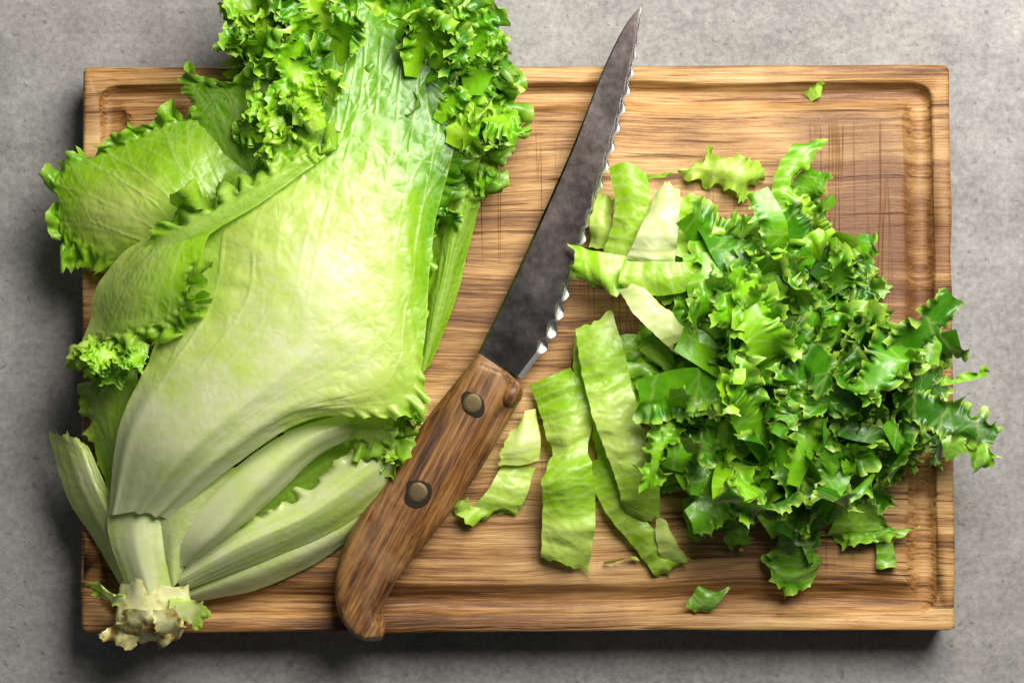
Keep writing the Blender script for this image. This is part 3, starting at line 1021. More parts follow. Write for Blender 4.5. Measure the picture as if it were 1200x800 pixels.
# frilled lobes crowding the head's tip
def lobe_meshes(n):
    out = []
    for i in range(n):
        g = np.random.default_rng(1500 + i)
        L, Wd = g.uniform(0.028, 0.044), g.uniform(0.016, 0.026)
        curl = g.uniform(-1.6, 1.6)
        n0 = np.zeros((3, 4, 3))
        p = np.zeros(3)
        th = 0.0
        for a in range(4):
            u = a / 3
            tdir = np.array([math.cos(th), 0, math.sin(th)])
            wl = Wd * (0.45 + 0.75 * u) * g.uniform(0.85, 1.15)
            cup = g.uniform(-0.2, 0.3)
            for b, vv in enumerate((-0.5, 0.0, 0.5)):
                n0[:, a, b] = p + np.array([0, wl * vv, 0]) + np.cross(tdir, (0, 1, 0)) * (-wl * cup * (2 * vv)**2 * 0.5) - tdir * abs(vv) * wl * 0.35 * u
            p = p + tdir * L / 3
            th += curl / 3
        nu, nv = int(L / 0.0007), int(Wd * 1.2 / 0.0006)
        sides = S(t=(1.0, 0.4), l=(1.0, 0.4, 0.3, 1.2), r=(1.0, 0.4, 0.3, 1.2))
        X, m = leaf_sheet(n0, nu, nv, sides, g.uniform(0.8, 1.5), 1700 + i, tooth=0.0030, iters=(140, 55), crinkle=0.0002, wave=6, amp=0.004, hold=0.010, bend=0.05, tfreq=1.0, second=0.9)
        U, V = np.meshgrid(np.linspace(0, 1, nu), np.linspace(0, 1, nv), indexing='ij')
        tn = 0.54 + 0.22 * m
        ed = np.maximum(np.clip(1 - (1 - U) * nu / 1.8, 0, 1), np.maximum(np.clip(1 - V * nv / 1.8, 0, 1), np.clip(1 - (1 - V) * nv / 1.8, 0, 1)) * (U > 0.25)) * 0.8
        me = grid_mesh('leaf_lobe', X, tn, ed)
        me.materials.append(M_SHRED)
        out.append(me)
    return out


LOBES = lobe_meshes(16)


def put_lobe(g, x, y, z, dirx, diry, col, scale):
    me = LOBES[int(g.integers(len(LOBES)))]
    o = bpy.data.objects.new('leaf_lobe', me)
    COL.objects.link(o)
    o.parent = HEAD
    o.matrix_parent_inverse = Matrix.Translation(HEAD.location).inverted()
    az = math.atan2(-diry, dirx) + g.normal(0, 0.55)
    Rm = Matrix.Rotation(az, 4, 'Z') @ Matrix.Rotation(-g.uniform(-0.45, 0.75), 4, 'Y') @ Matrix.Rotation(g.normal(0, 0.7), 4, 'X')
    o.matrix_basis = Matrix.Translation(Vector(up(x, y, z))) @ Rm @ Matrix.Scale(scale, 4)
    o.color = (col, 0.5, 0.5, 1)


def in_poly(x, y, P):
    c = False
    j = len(P) - 1
    for i in range(len(P)):
        if (P[i][1] > y) != (P[j][1] > y) and x < (P[j][0] - P[i][0]) * (y - P[i][1]) / (P[j][1] - P[i][1]) + P[i][0]:
            c = not c
        j = i
    return c


gl = np.random.default_rng(8)
TOPP = [(285, 25), (300, -20), (560, -20), (566, 60), (568, 110), (562, 160), (545, 185), (515, 165), (492, 110), (470, 50), (440, 5), (405, 30), (392, 80), (350, 120), (310, 85)]
pts = []
for _ in range(6000):
    x, y = gl.uniform(255, 610), gl.uniform(-25, 195)
    if len(pts) >= 66:
        break
    if not in_poly(x, y, TOPP) or (x < 325 and y > 45) or any((x - a)**2 + (y - b)**2 < 20**2 for a, b in pts):
        continue
    pts.append((x, y))
    dx, dy = x - 440, y - 190
    put_lobe(gl, x - 0.10 * dx, y - 0.10 * dy, gl.uniform(2.6, 5.0), dx, dy, float(np.clip(0.44 + gl.normal(0, 0.10), 0.26, 0.66)), gl.uniform(0.6, 1.0))
for x, y, z in ((300, 150, 5.0), (320, 140, 5.4), (340, 135, 5.6), (352, 118, 5.2), (365, 140, 5.9), (285, 172, 5.0), (378, 112, 5.4)):
    put_lobe(gl, x + 10, y + 12, z, -0.6, -0.8, float(gl.uniform(0.26, 0.42)), gl.uniform(0.5, 0.75))
for x, y, z in ((452, 500, 3.0), (468, 488, 3.4), (456, 520, 2.6), (442, 522, 2.8), (478, 476, 3.6)):
    put_lobe(gl, x - 10, y, z, 0.9, 0.45, float(gl.uniform(0.20, 0.32)), gl.uniform(0.34, 0.48))
for x, y, z in ((540, 235, 1.6), (535, 275, 1.5), (530, 255, 1.8), (548, 215, 1.8)):
    put_lobe(gl, x - 6, y, z, 0.5, -0.8, float(gl.uniform(0.38, 0.5)), gl.uniform(0.4, 0.55))
for x, y, z in ((120, 418, 3.0), (105, 405, 2.6), (140, 425, 3.6), (165, 412, 4.4)):
    put_lobe(gl, x + 6, y - 10, z, -0.4, 0.9, float(gl.uniform(0.34, 0.44)), gl.uniform(0.34, 0.5))


# ------------------------------------------------------------------ stem base
def make_stem():
    k = NT('cut_lettuce_stem')
    P = k.n('ShaderNodeTexCoord').outputs['Object']
    n = k.noise(P, 110, 5, 0.65)
    sat = k.n('ShaderNodeAttribute', attribute_name='leafcol')
    ssp = k.n('ShaderNodeSeparateColor')
    k.l(sat.outputs['Color'], ssp.inputs[0])
    n = k.math('SUBTRACT', n, k.ramp(ssp.outputs[0], [(0.45, 0.0), (0.95, 0.17)]))
    col = k.ramp(n, [(0.30, (0.24, 0.13, 0.03)), (0.38, (0.46, 0.40, 0.13)), (0.46, (0.62, 0.62, 0.28)), (0.70, (0.70, 0.70, 0.42))])
    bs = k.n('ShaderNodeBsdfPrincipled')
    k.l(col, bs.inputs['Base Color'])
    bs.inputs['Roughness'].default_value = 0.5
    k.l(k.bump(k.noise(P, 240, 4, 0.6), 0.5, 0.0006), bs.inputs['Normal'])
    k.l(bs.outputs[0], k.out.inputs[0])
    g = np.random.default_rng(77)
    A = np.array(up(187, 676, 2.0))
    B = np.array(up(172, 742, 1.5))
    ax = (B - A) / np.linalg.norm(B - A)
    sx = np.cross(ax, (0, 0, 1))
    sx /= np.linalg.norm(sx)
    sz = np.cross(sx, ax)
    N, R = 64, 26
    ts = np.linspace(0, 1, R)
    base = np.interp(ts, [0, 0.25, 0.55, 0.8, 0.92, 1.0], [0.012, 0.0140, 0.0148, 0.0148, 0.0138, 0.0105])
    nz = noise2(R, N, 3, 12, g) * 0.6 + noise2(R, N, 12, 30, g) * 0.10
    nz[:, -4:] = nz[:, -4:] * np.linspace(1, 0, 4) + nz[:, :1] * np.linspace(0, 1, 4)
    bm = bmesh.new()
    rings = []
    L = np.linalg.norm(B - A)
    rag = crom(30, np.linspace(0, 1, N)) @ g.standard_normal(30) * 0.0016
    for i in range(R):
        row = []
        for j in range(N):
            a = 2 * math.pi * j / N
            r = base[i] * (1 + 0.09 * nz[i, j])
            p = A + ax * (L * ts[i] + rag[j] * ts[i]**4) + sx * r * 1.12 * math.cos(a) + sz * r * 0.82 * math.sin(a)
            p[2] = max(p[2], BT + 0.0008)
            row.append(bm.verts.new(p))
        rings.append(row)
    c = B - ax * 0.004
    inner = [bm.verts.new(c + sx * base[-1] * 0.5 * (1 + 0.2 * nz[-1, j]) * math.cos(2 * math.pi * j / N) + sz * base[-1] * 0.45 * math.sin(2 * math.pi * j / N) + ax * 0.0015 * nz[-2, j]) for j in range(N)]
    rings.append(inner)
    for a, b in zip(rings[:-1], rings[1:]):
        for j in range(N):
            bm.faces.new((a[j], a[(j + 1) % N], b[(j + 1) % N], b[j]))
    bm.faces.new(rings[-1])
    bmesh.ops.recalc_face_normals(bm, faces=bm.faces)
    me = bpy.data.meshes.new('stem')
    bm.to_mesh(me)
    bm.free()
    at = me.attributes.new('leafcol', 'FLOAT_COLOR', 'POINT')
    tv = np.repeat(np.r_[ts, 1.0], N)
    at.data.foreach_set('color', np.stack([tv, tv, tv, np.ones_like(tv)], -1).ravel().astype(np.float32))
    link('stem', me, k.m, HEAD)
    # torn leaf stubs round the cut
    for i, rows in enumerate(([[(150, 700, 2.4), (160, 712, 2.6)], [(130, 690, 2.2), (136, 708, 2.0)], [(112, 674, 1.6), (122, 700, 1.2)]],
                              [[(200, 700, 3.0), (196, 722, 3.0)], [(225, 703, 2.4), (220, 728, 2.2)], [(247, 714, 1.6), (228, 736, 1.4)]],
                              [[(160, 735, 2.6), (190, 738, 2.6)], [(158, 746, 2.2), (192, 748, 2.2)], [(154, 756, 1.2), (190, 752, 1.4)]],
                              [[(150, 712, 3.0), (175, 716, 3.6)], [(140, 728, 2.6), (170, 734, 3.2)], [(122, 738, 1.8), (160, 752, 2.0)]],
                              [[(180, 716, 3.6), (205, 712, 3.4)], [(182, 736, 3.2), (212, 730, 2.8)], [(186, 752, 2.2), (218, 740, 2.0)]])):
        W0 = net(rows)
        X, m = leaf_sheet(W0, 26, 26, S(t=(1.0, 0.5), l=(0.5, 0.3), r=(0.5, 0.3)), 0.25, 90 + i, tooth=0.0016, crinkle=0.0002, zmin=None)
        me = grid_mesh('leaf_stub', X, (0.06 if i in (0, 1) else 0.62) + 0.3 * m)
        link('leaf_stub', me, M_LEAF if i in (0, 1) else k.m, HEAD)


make_stem()


# ------------------------------------------------------------------ chopped lettuce
def shred_net(rows, label, sides, tone, grow=0.5, seed=1, res=2.4, tooth=0.0012, group=None, zmin=ZB, crinkle=0.0003, dome=0.45, wob=0.0014, **kw):
    rows = np.array(rows, float)
    if rows.shape[1] == 3:
        av = 0.5 * (rows[:, 0, 2] + rows[:, 2, 2])
        rows[:, 1, 2] = av + (rows[:, 1, 2] - av) * dome
    W0 = net(rows)
    lu = np.linalg.norm(np.diff(W0, axis=1), axis=0).sum(0).max()
    lv = np.linalg.norm(np.diff(W0, axis=2), axis=0).sum(1).max()
    nu = int(np.clip(lu / (res * MM), 14, 120))
    nv = int(np.clip(lv / (res * MM), 10, 90))
    X, m = leaf_sheet(W0, nu, nv, sides, grow, seed, tooth=tooth, crinkle=crinkle, zmin=zmin, **kw)
    g = np.random.default_rng(seed + 300)
    X = X + normals(X) * ((noise2(nu, nv, lu * 70, lv * 70, g) + 0.35 * noise2(nu, nv, lu * 240, lv * 90, g)) * wob)[None]
    if not sides:
        for a, b in ((0, 2), (-1, -3)):
            dv = X[:, :, a] - X[:, :, b]
            X[:, :, a] += dv * (noise2(nu, 2, lu * 500, 1, g)[:, 0] * 0.10)[None]
            dv = X[:, a, :] - X[:, b, :]
            X[:, a, :] += dv * (noise2(nv, 2, lv * 500, 1, g)[:, 0] * 0.45)[None]
    X[2] = np.maximum(X[2], zmin)
    U, V = np.meshgrid(np.linspace(0, 1, nu), np.linspace(0, 1, nv), indexing='ij')
    tn = tone(U, V, m) if callable(tone) else tone + 0.15 * m
    ed = np.zeros((nu, nv))
    for s, (amt, wd, lo, hi) in sides.items():
        d = {'t': 1 - U, 'b': U, 'l': V, 'r': 1 - V}[s[0]]
        n = nu if s[0] in 'tb' else nv
        ed = np.maximum(ed, np.clip(1 - d * n / 2.0, 0, 1) * 0.8)
    org = X.mean(axis=(1, 2))
    org[2] = X[2].min()
    vf = vein_field(nv, nu, lv, lu, seed + 60, fan=max(4, int(lu / 0.006)), branch=3, spread=(0.0, 0.94), wid=0.8).T
    X = X + normals(X) * (vf * 0.0003)[None]
    me = grid_mesh('lettuce_shred', X - org[:, None, None], tn, ed, vf)
    o = link('lettuce_shred', me, M_RIBBON if float(np.mean(tn)) < 0.45 else M_SHRED)
    o.location = org
    tag(o, label, 'lettuce', group or 'chopped lettuce pieces on the board')
    return o


# ---- heap of curly shreds from a small library of buckled pieces
def library(n):
    out = []
    for i in range(n):
        g = np.random.default_rng(500 + i)
        L = g.uniform(0.042, 0.085) if i % 4 else g.uniform(0.028, 0.042)
        Wd = g.uniform(0.011, 0.019)
        ru, rv = 5, 3
        u = np.linspace(0, 1, ru)
        curl = g.uniform(-3.4, 3.4)
        turn = g.uniform(-1.3, 1.3)
        twist = g.uniform(-2.2, 2.2)
        net0 = np.zeros((3, ru, rv))
        p = np.zeros(3)
        th, ph = 0.0, 0.0
        for a in range(ru):
            tdir = np.array([math.cos(th) * math.cos(ph), math.cos(th) * math.sin(ph), math.sin(th)])
            side = np.array([-math.sin(ph), math.cos(ph), 0.0])
            nrm = np.cross(tdir, side)
            tw = g.uniform(-0.4, 0.4) + (u[a] - 0.5) * twist
            sd = side * math.cos(tw) + nrm * math.sin(tw)
            wl = Wd * (0.55 + 0.6 * math.sin(math.pi * (0.15 + 0.7 * u[a]))) * g.uniform(0.8, 1.2)
            cup = g.uniform(-0.25, 0.35)
            for b, vv in enumerate((-0.5, 0.0, 0.5)):
                net0[:, a, b] = p + sd * wl * vv + np.cross(tdir, sd) * (wl * cup * (abs(vv) * 2)**2 * 0.5)
            p = p + tdir * L / (ru - 1)
            th += curl / (ru - 1)
            ph += turn / (ru - 1)
        nu, nv = int(L / 0.0007), int(Wd / 0.0006)
        kind = i % 3
        if kind == 0:
            sides = S(r=(1.0, 0.45))
        elif kind == 1:
            sides = S(r=(1.0, 0.45), t=(0.8, 0.2))
        else:
            sides = S(r=(0.9, 0.35), l=(0.8, 0.3), t=(0.7, 0.2))
        X, m = leaf_sheet(net0, nu, nv, sides, g.uniform(0.5, 1.2), 700 + i, tooth=0.0034, iters=(130, 45), crinkle=0.0002, wave=4, amp=0.004, hold=0.012, bend=0.07, tfreq=0.7)
        X -= X.mean(axis=(1, 2))[:, None, None]
        U, V = np.meshgrid(np.linspace(0, 1, nu), np.linspace(0, 1, nv), indexing='ij')
        base = g.uniform(0.54, 0.78)
        tn = base + 0.16 * m
        ed = np.zeros((nu, nv))
        for s in sides:
            d = {'t': 1 - U, 'b': U, 'l': V, 'r': 1 - V}[s[0]]
            n_ = nu if s[0] in 'tb' else nv
            ed = np.maximum(ed, np.clip(1 - d * n_ / 1.8, 0, 1) * 0.75)
        vf = 0.6 * vein_field(nv, nu, Wd, L, 3000 + i, fan=5, branch=3, spread=(0.05, 0.95), wid=0.5).T
        out.append(grid_mesh('lettuce_shred', X, tn, ed, vf))
        out[-1]['len'] = float(L)
    return out


LIB = library(36)
POLY = np.array([(815, 262), (840, 248), (890, 240), (930, 215), (975, 240), (1000, 280), (1025, 360), (1075, 385), (1110, 420), (1118, 480), (1110, 530),
                 (1050, 548), (1020, 590), (985, 620), (930, 640), (880, 615), (835, 605), (790, 570), (758, 520), (768, 450), (780, 390), (785, 330), (800, 290)], float)


def inside(x, y, P):
    c = False
    j = len(P) - 1
    for i in range(len(P)):
        if (P[i, 1] > y) != (P[j, 1] > y) and x < (P[j, 0] - P[i, 0]) * (y - P[i, 1]) / (P[j, 1] - P[i, 1]) + P[i, 0]:
            c = not c
        j = i
    return c


def edge_dist(x, y, P):
    d = 1e9
    for i in range(len(P)):
        a, b = P[i], P[(i + 1) % len(P)]
        t = np.clip(np.dot((x, y) - a, b - a) / np.dot(b - a, b - a), 0, 1)
        d = min(d, np.linalg.norm((x, y) - (a + t * (b - a))))
    return d


def heap(n):
    g = np.random.default_rng(42)
    placed = []
    tries = 0
    while len(placed) < n and tries < 60000:
        tries += 1
        x, y = g.uniform(730, 1125), g.uniform(210, 645)
        if not inside(x, y, POLY):
            continue
        d = edge_dist(x, y, POLY)
        lay = g.uniform(0, 1)
        zmax = 0.4 + 3.4 * min(1, d / 100)**0.8
        z = 0.6 + lay * zmax
        if any((x - a)**2 + (y - b)**2 + ((z - c) * 20)**2 < 27**2 for a, b, c in placed):
            continue
        if d < 14 or g.random() > 0.35 + d / 70:
            continue
        placed.append((x, y, z))
        me = LIB[int(g.integers(len(LIB)))]
        o = bpy.data.objects.new('lettuce_shred', me)
        COL.objects.link(o)
        if not me.materials:
            me.materials.append(M_SHRED)
        tilt = g.uniform(0, 0.6) if g.random() < 0.72 else g.uniform(0.7, 1.5)
        az = g.uniform(0, 2 * math.pi)
        R = Matrix.Rotation(az, 4, 'Z') @ Matrix.Rotation(tilt, 4, 'X') @ Matrix.Rotation(g.uniform(0, 6.28), 4, 'Z')
        if g.random() < 0.5:
            R = R @ Matrix.Rotation(math.pi, 4, 'X')
        o.color = (float(np.clip(0.55 + g.normal(0, 0.10) - 0.17 * np.clip((920 - x) / 160, -0.5, 1) - 0.06 * np.clip((420 - y) / 160, -1, 1), 0.22, 0.74)), 0.5, 0.5, 1)
        s = g.uniform(0.85, 1.15) * (0.72 if d < 45 else 1.0) * (0.8 if x < 810 else 1.0)
        p = Vector(up(x, y, z))
        co = np.empty(len(me.vertices) * 3, np.float32)
        me.vertices.foreach_get('co', co)
        zr = (co.reshape(-1, 3) @ np.array(R.to_3x3())[2]) * s
        if p.z + zr.min() < ZB + 0.0005:
            p.z = ZB + 0.0005 - zr.min()
        o.matrix_world = Matrix.Translation(p) @ R @ Matrix.Scale(s, 4)
        if o.color[0] < 0.42:
            lab = 'lime green curly shred, paler than its neighbours, in the chopped heap'
        elif d > 95:
            lab = 'green curly shred piled in the middle of the chopped heap'
        elif y < 360:
            lab = 'green curly shred along the upper rim of the chopped heap'
        elif x > 1000:
            lab = 'green curly shred along the right rim of the chopped heap'
        elif y > 500:
            lab = 'green curly shred along the bottom rim of the chopped heap'
        else:
            lab = 'green curly shred along the left rim of the chopped heap'
        tag(o, lab, 'lettuce', 'curly green shreds in the heap')
    print('heap', len(placed), tries)


heap(125)


def heap_top(n):
    # longer curled shreds lying over the heap
    g = np.random.default_rng(91)
    long_ = [m for m in LIB if m['len'] > 0.055]
    placed = []
    for _ in range(4000):
        if len(placed) >= n:
            break
        x, y = g.uniform(770, 1110), g.uniform(230, 620)
        if not inside(x, y, POLY) or edge_dist(x, y, POLY) < 22 or any((x - a)**2 + (y - b)**2 < 40**2 for a, b in placed):
            continue
        placed.append((x, y))
        d = edge_dist(x, y, POLY)
        z = 1.5 + 2.9 * min(1, d / 100)**0.8
        me = long_[int(g.integers(len(long_)))]
        o = bpy.data.objects.new('lettuce_shred', me)
        COL.objects.link(o)
        R = Matrix.Rotation(g.uniform(0, 6.28), 4, 'Z') @ Matrix.Rotation(g.normal(0, 0.3), 4, 'X') @ Matrix.Rotation(g.normal(0, 0.2), 4, 'Y')
        if g.random() < 0.5:
            R = R @ Matrix.Rotation(math.pi, 4, 'X')
        s = g.uniform(0.85, 1.1) * (0.85 if d < 45 else 1.0)
        p = Vector(up(x, y, z))
        co = np.empty(len(me.vertices) * 3, np.float32)
        me.vertices.foreach_get('co', co)
        zr = (co.reshape(-1, 3) @ np.array(R.to_3x3())[2]) * s
        p.z = max(p.z, ZB + 0.0005 - zr.min())
        o.matrix_world = Matrix.Translation(p) @ R @ Matrix.Scale(s, 4)
        o.color = (float(np.clip(0.52 + g.normal(0, 0.09) - 0.12 * np.clip((900 - x) / 160, -0.5, 1), 0.24, 0.66)), 0.5, 0.5, 1)
        tag(o, 'long curled green shred draped over the top of the chopped heap', 'lettuce', 'long shreds on top of the heap')


heap_top(34)

# ---- pale ribbons and other pieces that stand out

shred_net([[(675, 388, 1.6), (694, 378, 2.0), (716, 364, 1.6)], [(684, 450, 2.2), (708, 445, 2.6), (736, 428, 2.2)],
           [(700, 505, 2.4), (724, 500, 2.7), (750, 490, 2.3)], [(722, 560, 1.8), (742, 555, 2.2), (768, 548, 2.0)], [(738, 604, 1.0), (755, 610, 1.4), (774, 606, 1.2)]],
          'longest pale green flat ribbon running down the left of the chopped heap', S(), lambda U, V, m: 0.25 + 0.07 * np.sin(U * 9), grow=0, seed=31)
shred_net([[(620, 452, 0.6), (645, 440, 1.3), (668, 430, 0.8)], [(636, 498, 1.2), (664, 490, 2.0), (694, 478, 1.5)],
           [(642, 545, 1.6), (664, 540, 2.3), (690, 532, 1.8)], [(637, 600, 1.2), (662, 598, 1.9), (698, 590, 1.5)], [(637, 650, 0.6), (662, 660, 1.3), (690, 676, 0.8)]],
          'wide bright green folded ribbon just right of the knife handle', S(t=(0.5, 0.12)), lambda U, V, m: 0.37 + 0.12 * np.sin(U * 11 + 1), grow=0.3, seed=32, wob=0.0019)
shred_net([[(686, 545, 0.7), (700, 538, 1.0), (712, 545, 0.8)], [(704, 590, 0.8), (722, 582, 1.2), (736, 582, 0.9)], [(738, 635, 0.7), (752, 626, 1.1), (768, 622, 0.9)],
           [(772, 682, 0.5), (785, 672, 0.9), (806, 655, 0.7)]],
          'narrow pale ribbon crossing diagonally below the long flat ribbon', S(t=(0.6, 0.15)), lambda U, V, m: 0.40 - 0.06 * U, grow=0.3, seed=33)
shred_net([[(768, 610, 1.4), (776, 606, 1.7), (782, 612, 1.4)], [(770, 640, 1.1), (785, 638, 1.5), (797, 642, 1.2)], [(782, 664, 0.6), (798, 662, 1.0), (808, 658, 0.7)]],
          'small pale curled scrap at the lower tip of the diagonal ribbon', S(), 0.18, grow=0, seed=34)
shred_net([[(588, 545, 0.5), (606, 545, 0.9), (628, 548, 0.5)], [(572, 575, 0.5), (592, 580, 0.9), (615, 585, 0.5)], [(545, 602, 0.3), (572, 606, 0.7), (600, 606, 0.3)]],
          'pale yellow-green scrap with ragged end lying by the knife handle', S(t=(1.0, 0.25)), lambda U, V, m: 0.22 + 0.12 * U, grow=0.5, seed=35, tooth=0.003, tfreq=0.6)
shred_net([[(604, 500, 0.5), (614, 482, 1.0), (628, 478, 0.6)], [(590, 525, 0.9), (612, 520, 1.5), (634, 514, 0.9)], [(584, 540, 0.6), (608, 543, 1.0), (630, 538, 0.6)]],
          'small whitish curled scrap tucked under the wide folded ribbon', S(l=(0.6, 0.3)), 0.12, grow=0.3, seed=36)
shred_net([[(538, 590, 0.3), (548, 582, 0.7)], [(535, 603, 0.3), (552, 600, 0.7)], [(545, 612, 0.2), (560, 608, 0.4)]],
          'tiny frilly tip touching the right edge of the knife handle', S(l=(1.0, 0.5), t=(0.6, 0.4)), 0.34, grow=0.8, seed=37)
shred_net([[(726, 340, 3.8), (740, 334, 4.2), (754, 340, 3.9)], [(742, 366, 4.0), (762, 356, 4.4), (780, 356, 4.1)], [(770, 394, 4.0), (788, 386, 4.3), (804, 382, 4.0)], [(794, 418, 3.7), (808, 412, 3.9), (820, 402, 3.7)]],
          'thick whitish rib strip slanting across the upper left of the heap', S(), 0.10, grow=0, seed=38)
shred_net([[(768, 222, 3.0), (782, 214, 3.4), (797, 224, 3.1)], [(758, 255, 3.2), (776, 252, 3.7), (796, 254, 3.4)], [(742, 285, 3.2), (766, 286, 3.7), (793, 284, 3.4)], [(730, 304, 2.9), (760, 312, 3.3), (790, 312, 3.0)]],
          'glossy whitish crinkled patch at the top left of the heap', S(), 0.06, grow=0, seed=39, crinkle=0.0007)
shred_net([[(716, 198, 2.0), (734, 192, 2.6), (756, 206, 2.2)], [(720, 235, 2.4), (740, 232, 3.1), (762, 240, 2.6)], [(714, 268, 2.3), (735, 270, 3.0), (752, 272, 2.6)], [(704, 300, 1.9), (722, 304, 2.4), (742, 306, 2.0)]],
          'yellow-green upright piece nearest the blade above the heap', S(t=(0.4, 0.2)), lambda U, V, m: 0.40 - 0.12 * U, grow=0.3, seed=40)
shred_net([[(704, 232, 1.2), (712, 230, 1.6), (720, 236, 1.3)], [(692, 262, 1.4), (706, 262, 1.9), (718, 264, 1.5)], [(688, 290, 1.0), (702, 294, 1.5), (716, 292, 1.1)]],
          'pale crinkled sliver pressed against the serrated edge of the blade', S(), 0.24, grow=0, seed=41, crinkle=0.0007)
shred_net([[(735, 300, 2.7), (738, 320, 3.0), (740, 342, 2.6)], [(705, 296, 2.6), (708, 318, 3.1), (712, 338, 2.7)], [(672, 290, 2.0), (680, 308, 2.5), (690, 328, 2.0)]],
          'bright green frilly piece overlapping the middle of the blade', S(t=(1.0, 0.3), r=(0.9, 0.3)), 0.42, grow=0.6, seed=42, tooth=0.002)
shred_net([[(732, 306, 3.4), (728, 326, 3.8), (735, 345, 3.4)], [(768, 306, 3.6), (766, 328, 4.1), (772, 348, 3.7)], [(808, 310, 3.4), (812, 326, 3.8), (818, 340, 3.4)]],
          'lime green pleated piece between the white patch and the white rib', S(t=(0.6, 0.2), b=(0.5, 0.15)), lambda U, V, m: 0.30 + 0.12 * U, grow=0.4, seed=43)
shred_net([[(768, 208, 0.5), (775, 204, 0.8), (782, 200, 0.5)], [(812, 206, 0.7), (816, 196, 1.3), (818, 186, 0.8)], [(850, 218, 0.8), (856, 202, 1.5), (860, 188, 0.8)], [(876, 232, 0.6), (885, 216, 1.1), (894, 204, 0.6)]],
          'pale yellow wispy piece lying apart on the board above the heap', S(t=(1.0, 0.2), r=(0.7, 0.3), l=(0.6, 0.25)), 0.24, grow=0.25, seed=44, tooth=0.0040, tfreq=0.5)
shred_net([[(712, 400, 0.8), (730, 392, 1.2), (750, 390, 0.9)], [(726, 440, 1.0), (748, 434, 1.5), (770, 428, 1.1)], [(748, 480, 1.2), (770, 474, 1.6), (794, 468, 1.3)]],
          'mid green piece wedged beside the upper end of the long ribbon', S(r=(0.8, 0.3), t=(0.6, 0.2)), 0.52, grow=0.5, seed=45)
shred_net([[(792, 238, 2.6), (812, 232, 3.0), (834, 240, 2.6)], [(796, 268, 2.9), (820, 264, 3.3), (846, 270, 2.9)], [(788, 298, 2.8), (812, 304, 3.2), (840, 300, 2.8)]],
          'flat grass green piece right of the glossy whitish patch', S(r=(0.8, 0.25), b=(0.5, 0.2)), 0.46, grow=0.6, seed=71)
shred_net([[(800, 300, 3.2), (826, 296, 3.7), (852, 302, 3.2)], [(804, 335, 3.4), (830, 332, 3.9), (858, 336, 3.4)], [(812, 368, 3.0), (834, 372, 3.5), (856, 366, 3.0)]],
          'broad bright green piece right of the lime pleated piece', S(r=(0.8, 0.25), t=(0.9, 0.25)), 0.52, grow=0.8, seed=72, tooth=0.0025)
shred_net([[(752, 378, 2.6), (770, 388, 3.0), (790, 402, 2.7)], [(744, 404, 2.4), (766, 414, 2.9), (790, 424, 2.5)], [(752, 428, 2.0), (772, 440, 2.4), (796, 446, 2.1)]],
          'lime frilly edge peeping out below the thick whitish rib', S(t=(1.0, 0.35), l=(0.8, 0.3)), 0.38, grow=0.9, seed=73, tooth=0.0025)
shred_net([[(738, 424, 1.6), (752, 418, 2.0), (768, 424, 1.7)], [(752, 456, 1.8), (770, 450, 2.2), (788, 452, 1.9)], [(772, 486, 1.7), (790, 482, 2.1), (806, 480, 1.8)], [(790, 512, 1.4), (804, 510, 1.7), (816, 504, 1.4)]],
          'curved mid green strip between the long ribbon and the heap', S(l=(0.9, 0.35), t=(0.9, 0.2)), 0.48, grow=0.8, seed=74, tooth=0.0028)
shred_net([[(672, 392, 0.6), (680, 390, 0.9), (688, 394, 0.7)], [(672, 430, 0.8), (681, 428, 1.1), (692, 432, 0.9)], [(676, 474, 0.7), (686, 474, 1.0), (696, 472, 0.8)]],
          'narrow green sliver showing along the left edge of the long ribbon', S(), 0.36, grow=0, seed=75)
shred_net([[(694, 480, 0.6), (706, 476, 1.0), (716, 482, 0.7)], [(698, 520, 0.7), (712, 518, 1.1), (726, 524, 0.8)], [(706, 566, 0.5), (720, 566, 0.9), (734, 564, 0.6)]],
          'bright green strip filling the gap between the two widest ribbons', S(), 0.40, grow=0, seed=76)
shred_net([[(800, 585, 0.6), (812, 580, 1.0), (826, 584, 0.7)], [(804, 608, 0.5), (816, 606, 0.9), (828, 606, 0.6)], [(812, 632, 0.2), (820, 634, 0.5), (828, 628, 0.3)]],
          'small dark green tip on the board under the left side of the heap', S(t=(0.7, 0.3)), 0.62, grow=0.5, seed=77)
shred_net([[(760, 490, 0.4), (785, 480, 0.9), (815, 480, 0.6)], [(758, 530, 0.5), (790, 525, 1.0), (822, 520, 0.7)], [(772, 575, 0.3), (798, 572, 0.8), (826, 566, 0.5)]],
          'deep green flat piece added low to darken the gap beside the long ribbon', S(l=(0.8, 0.25), t=(0.8, 0.25)), 0.68, grow=0.6, seed=78)  # dark sheet added for the shade in the hollow
shred_net([[(708, 657, 0.2), (708, 662, 0.3)], [(725, 656, 0.3), (726, 660, 0.5)], [(745, 652, 0.2), (745, 658, 0.3)]],
          'thin pale sliver on the board left of the diagonal ribbon tip', S(), 0.24, grow=0, seed=46)
shred_net([[(944, 108, -0.5), (950, 120, -0.45)], [(953, 98, -0.2), (961, 113, -0.1)], [(961, 95, -0.4), (967, 107, -0.4)]],
          'tiny green lettuce crumb in the juice groove at the top of the board', S(t=(1, 0.5), l=(1, 0.5)), 0.44, grow=0.8, seed=47, res=1.6, wob=0.0006, zmin=BT - 0.0060)
GR = 'curly green shreds in the heap'
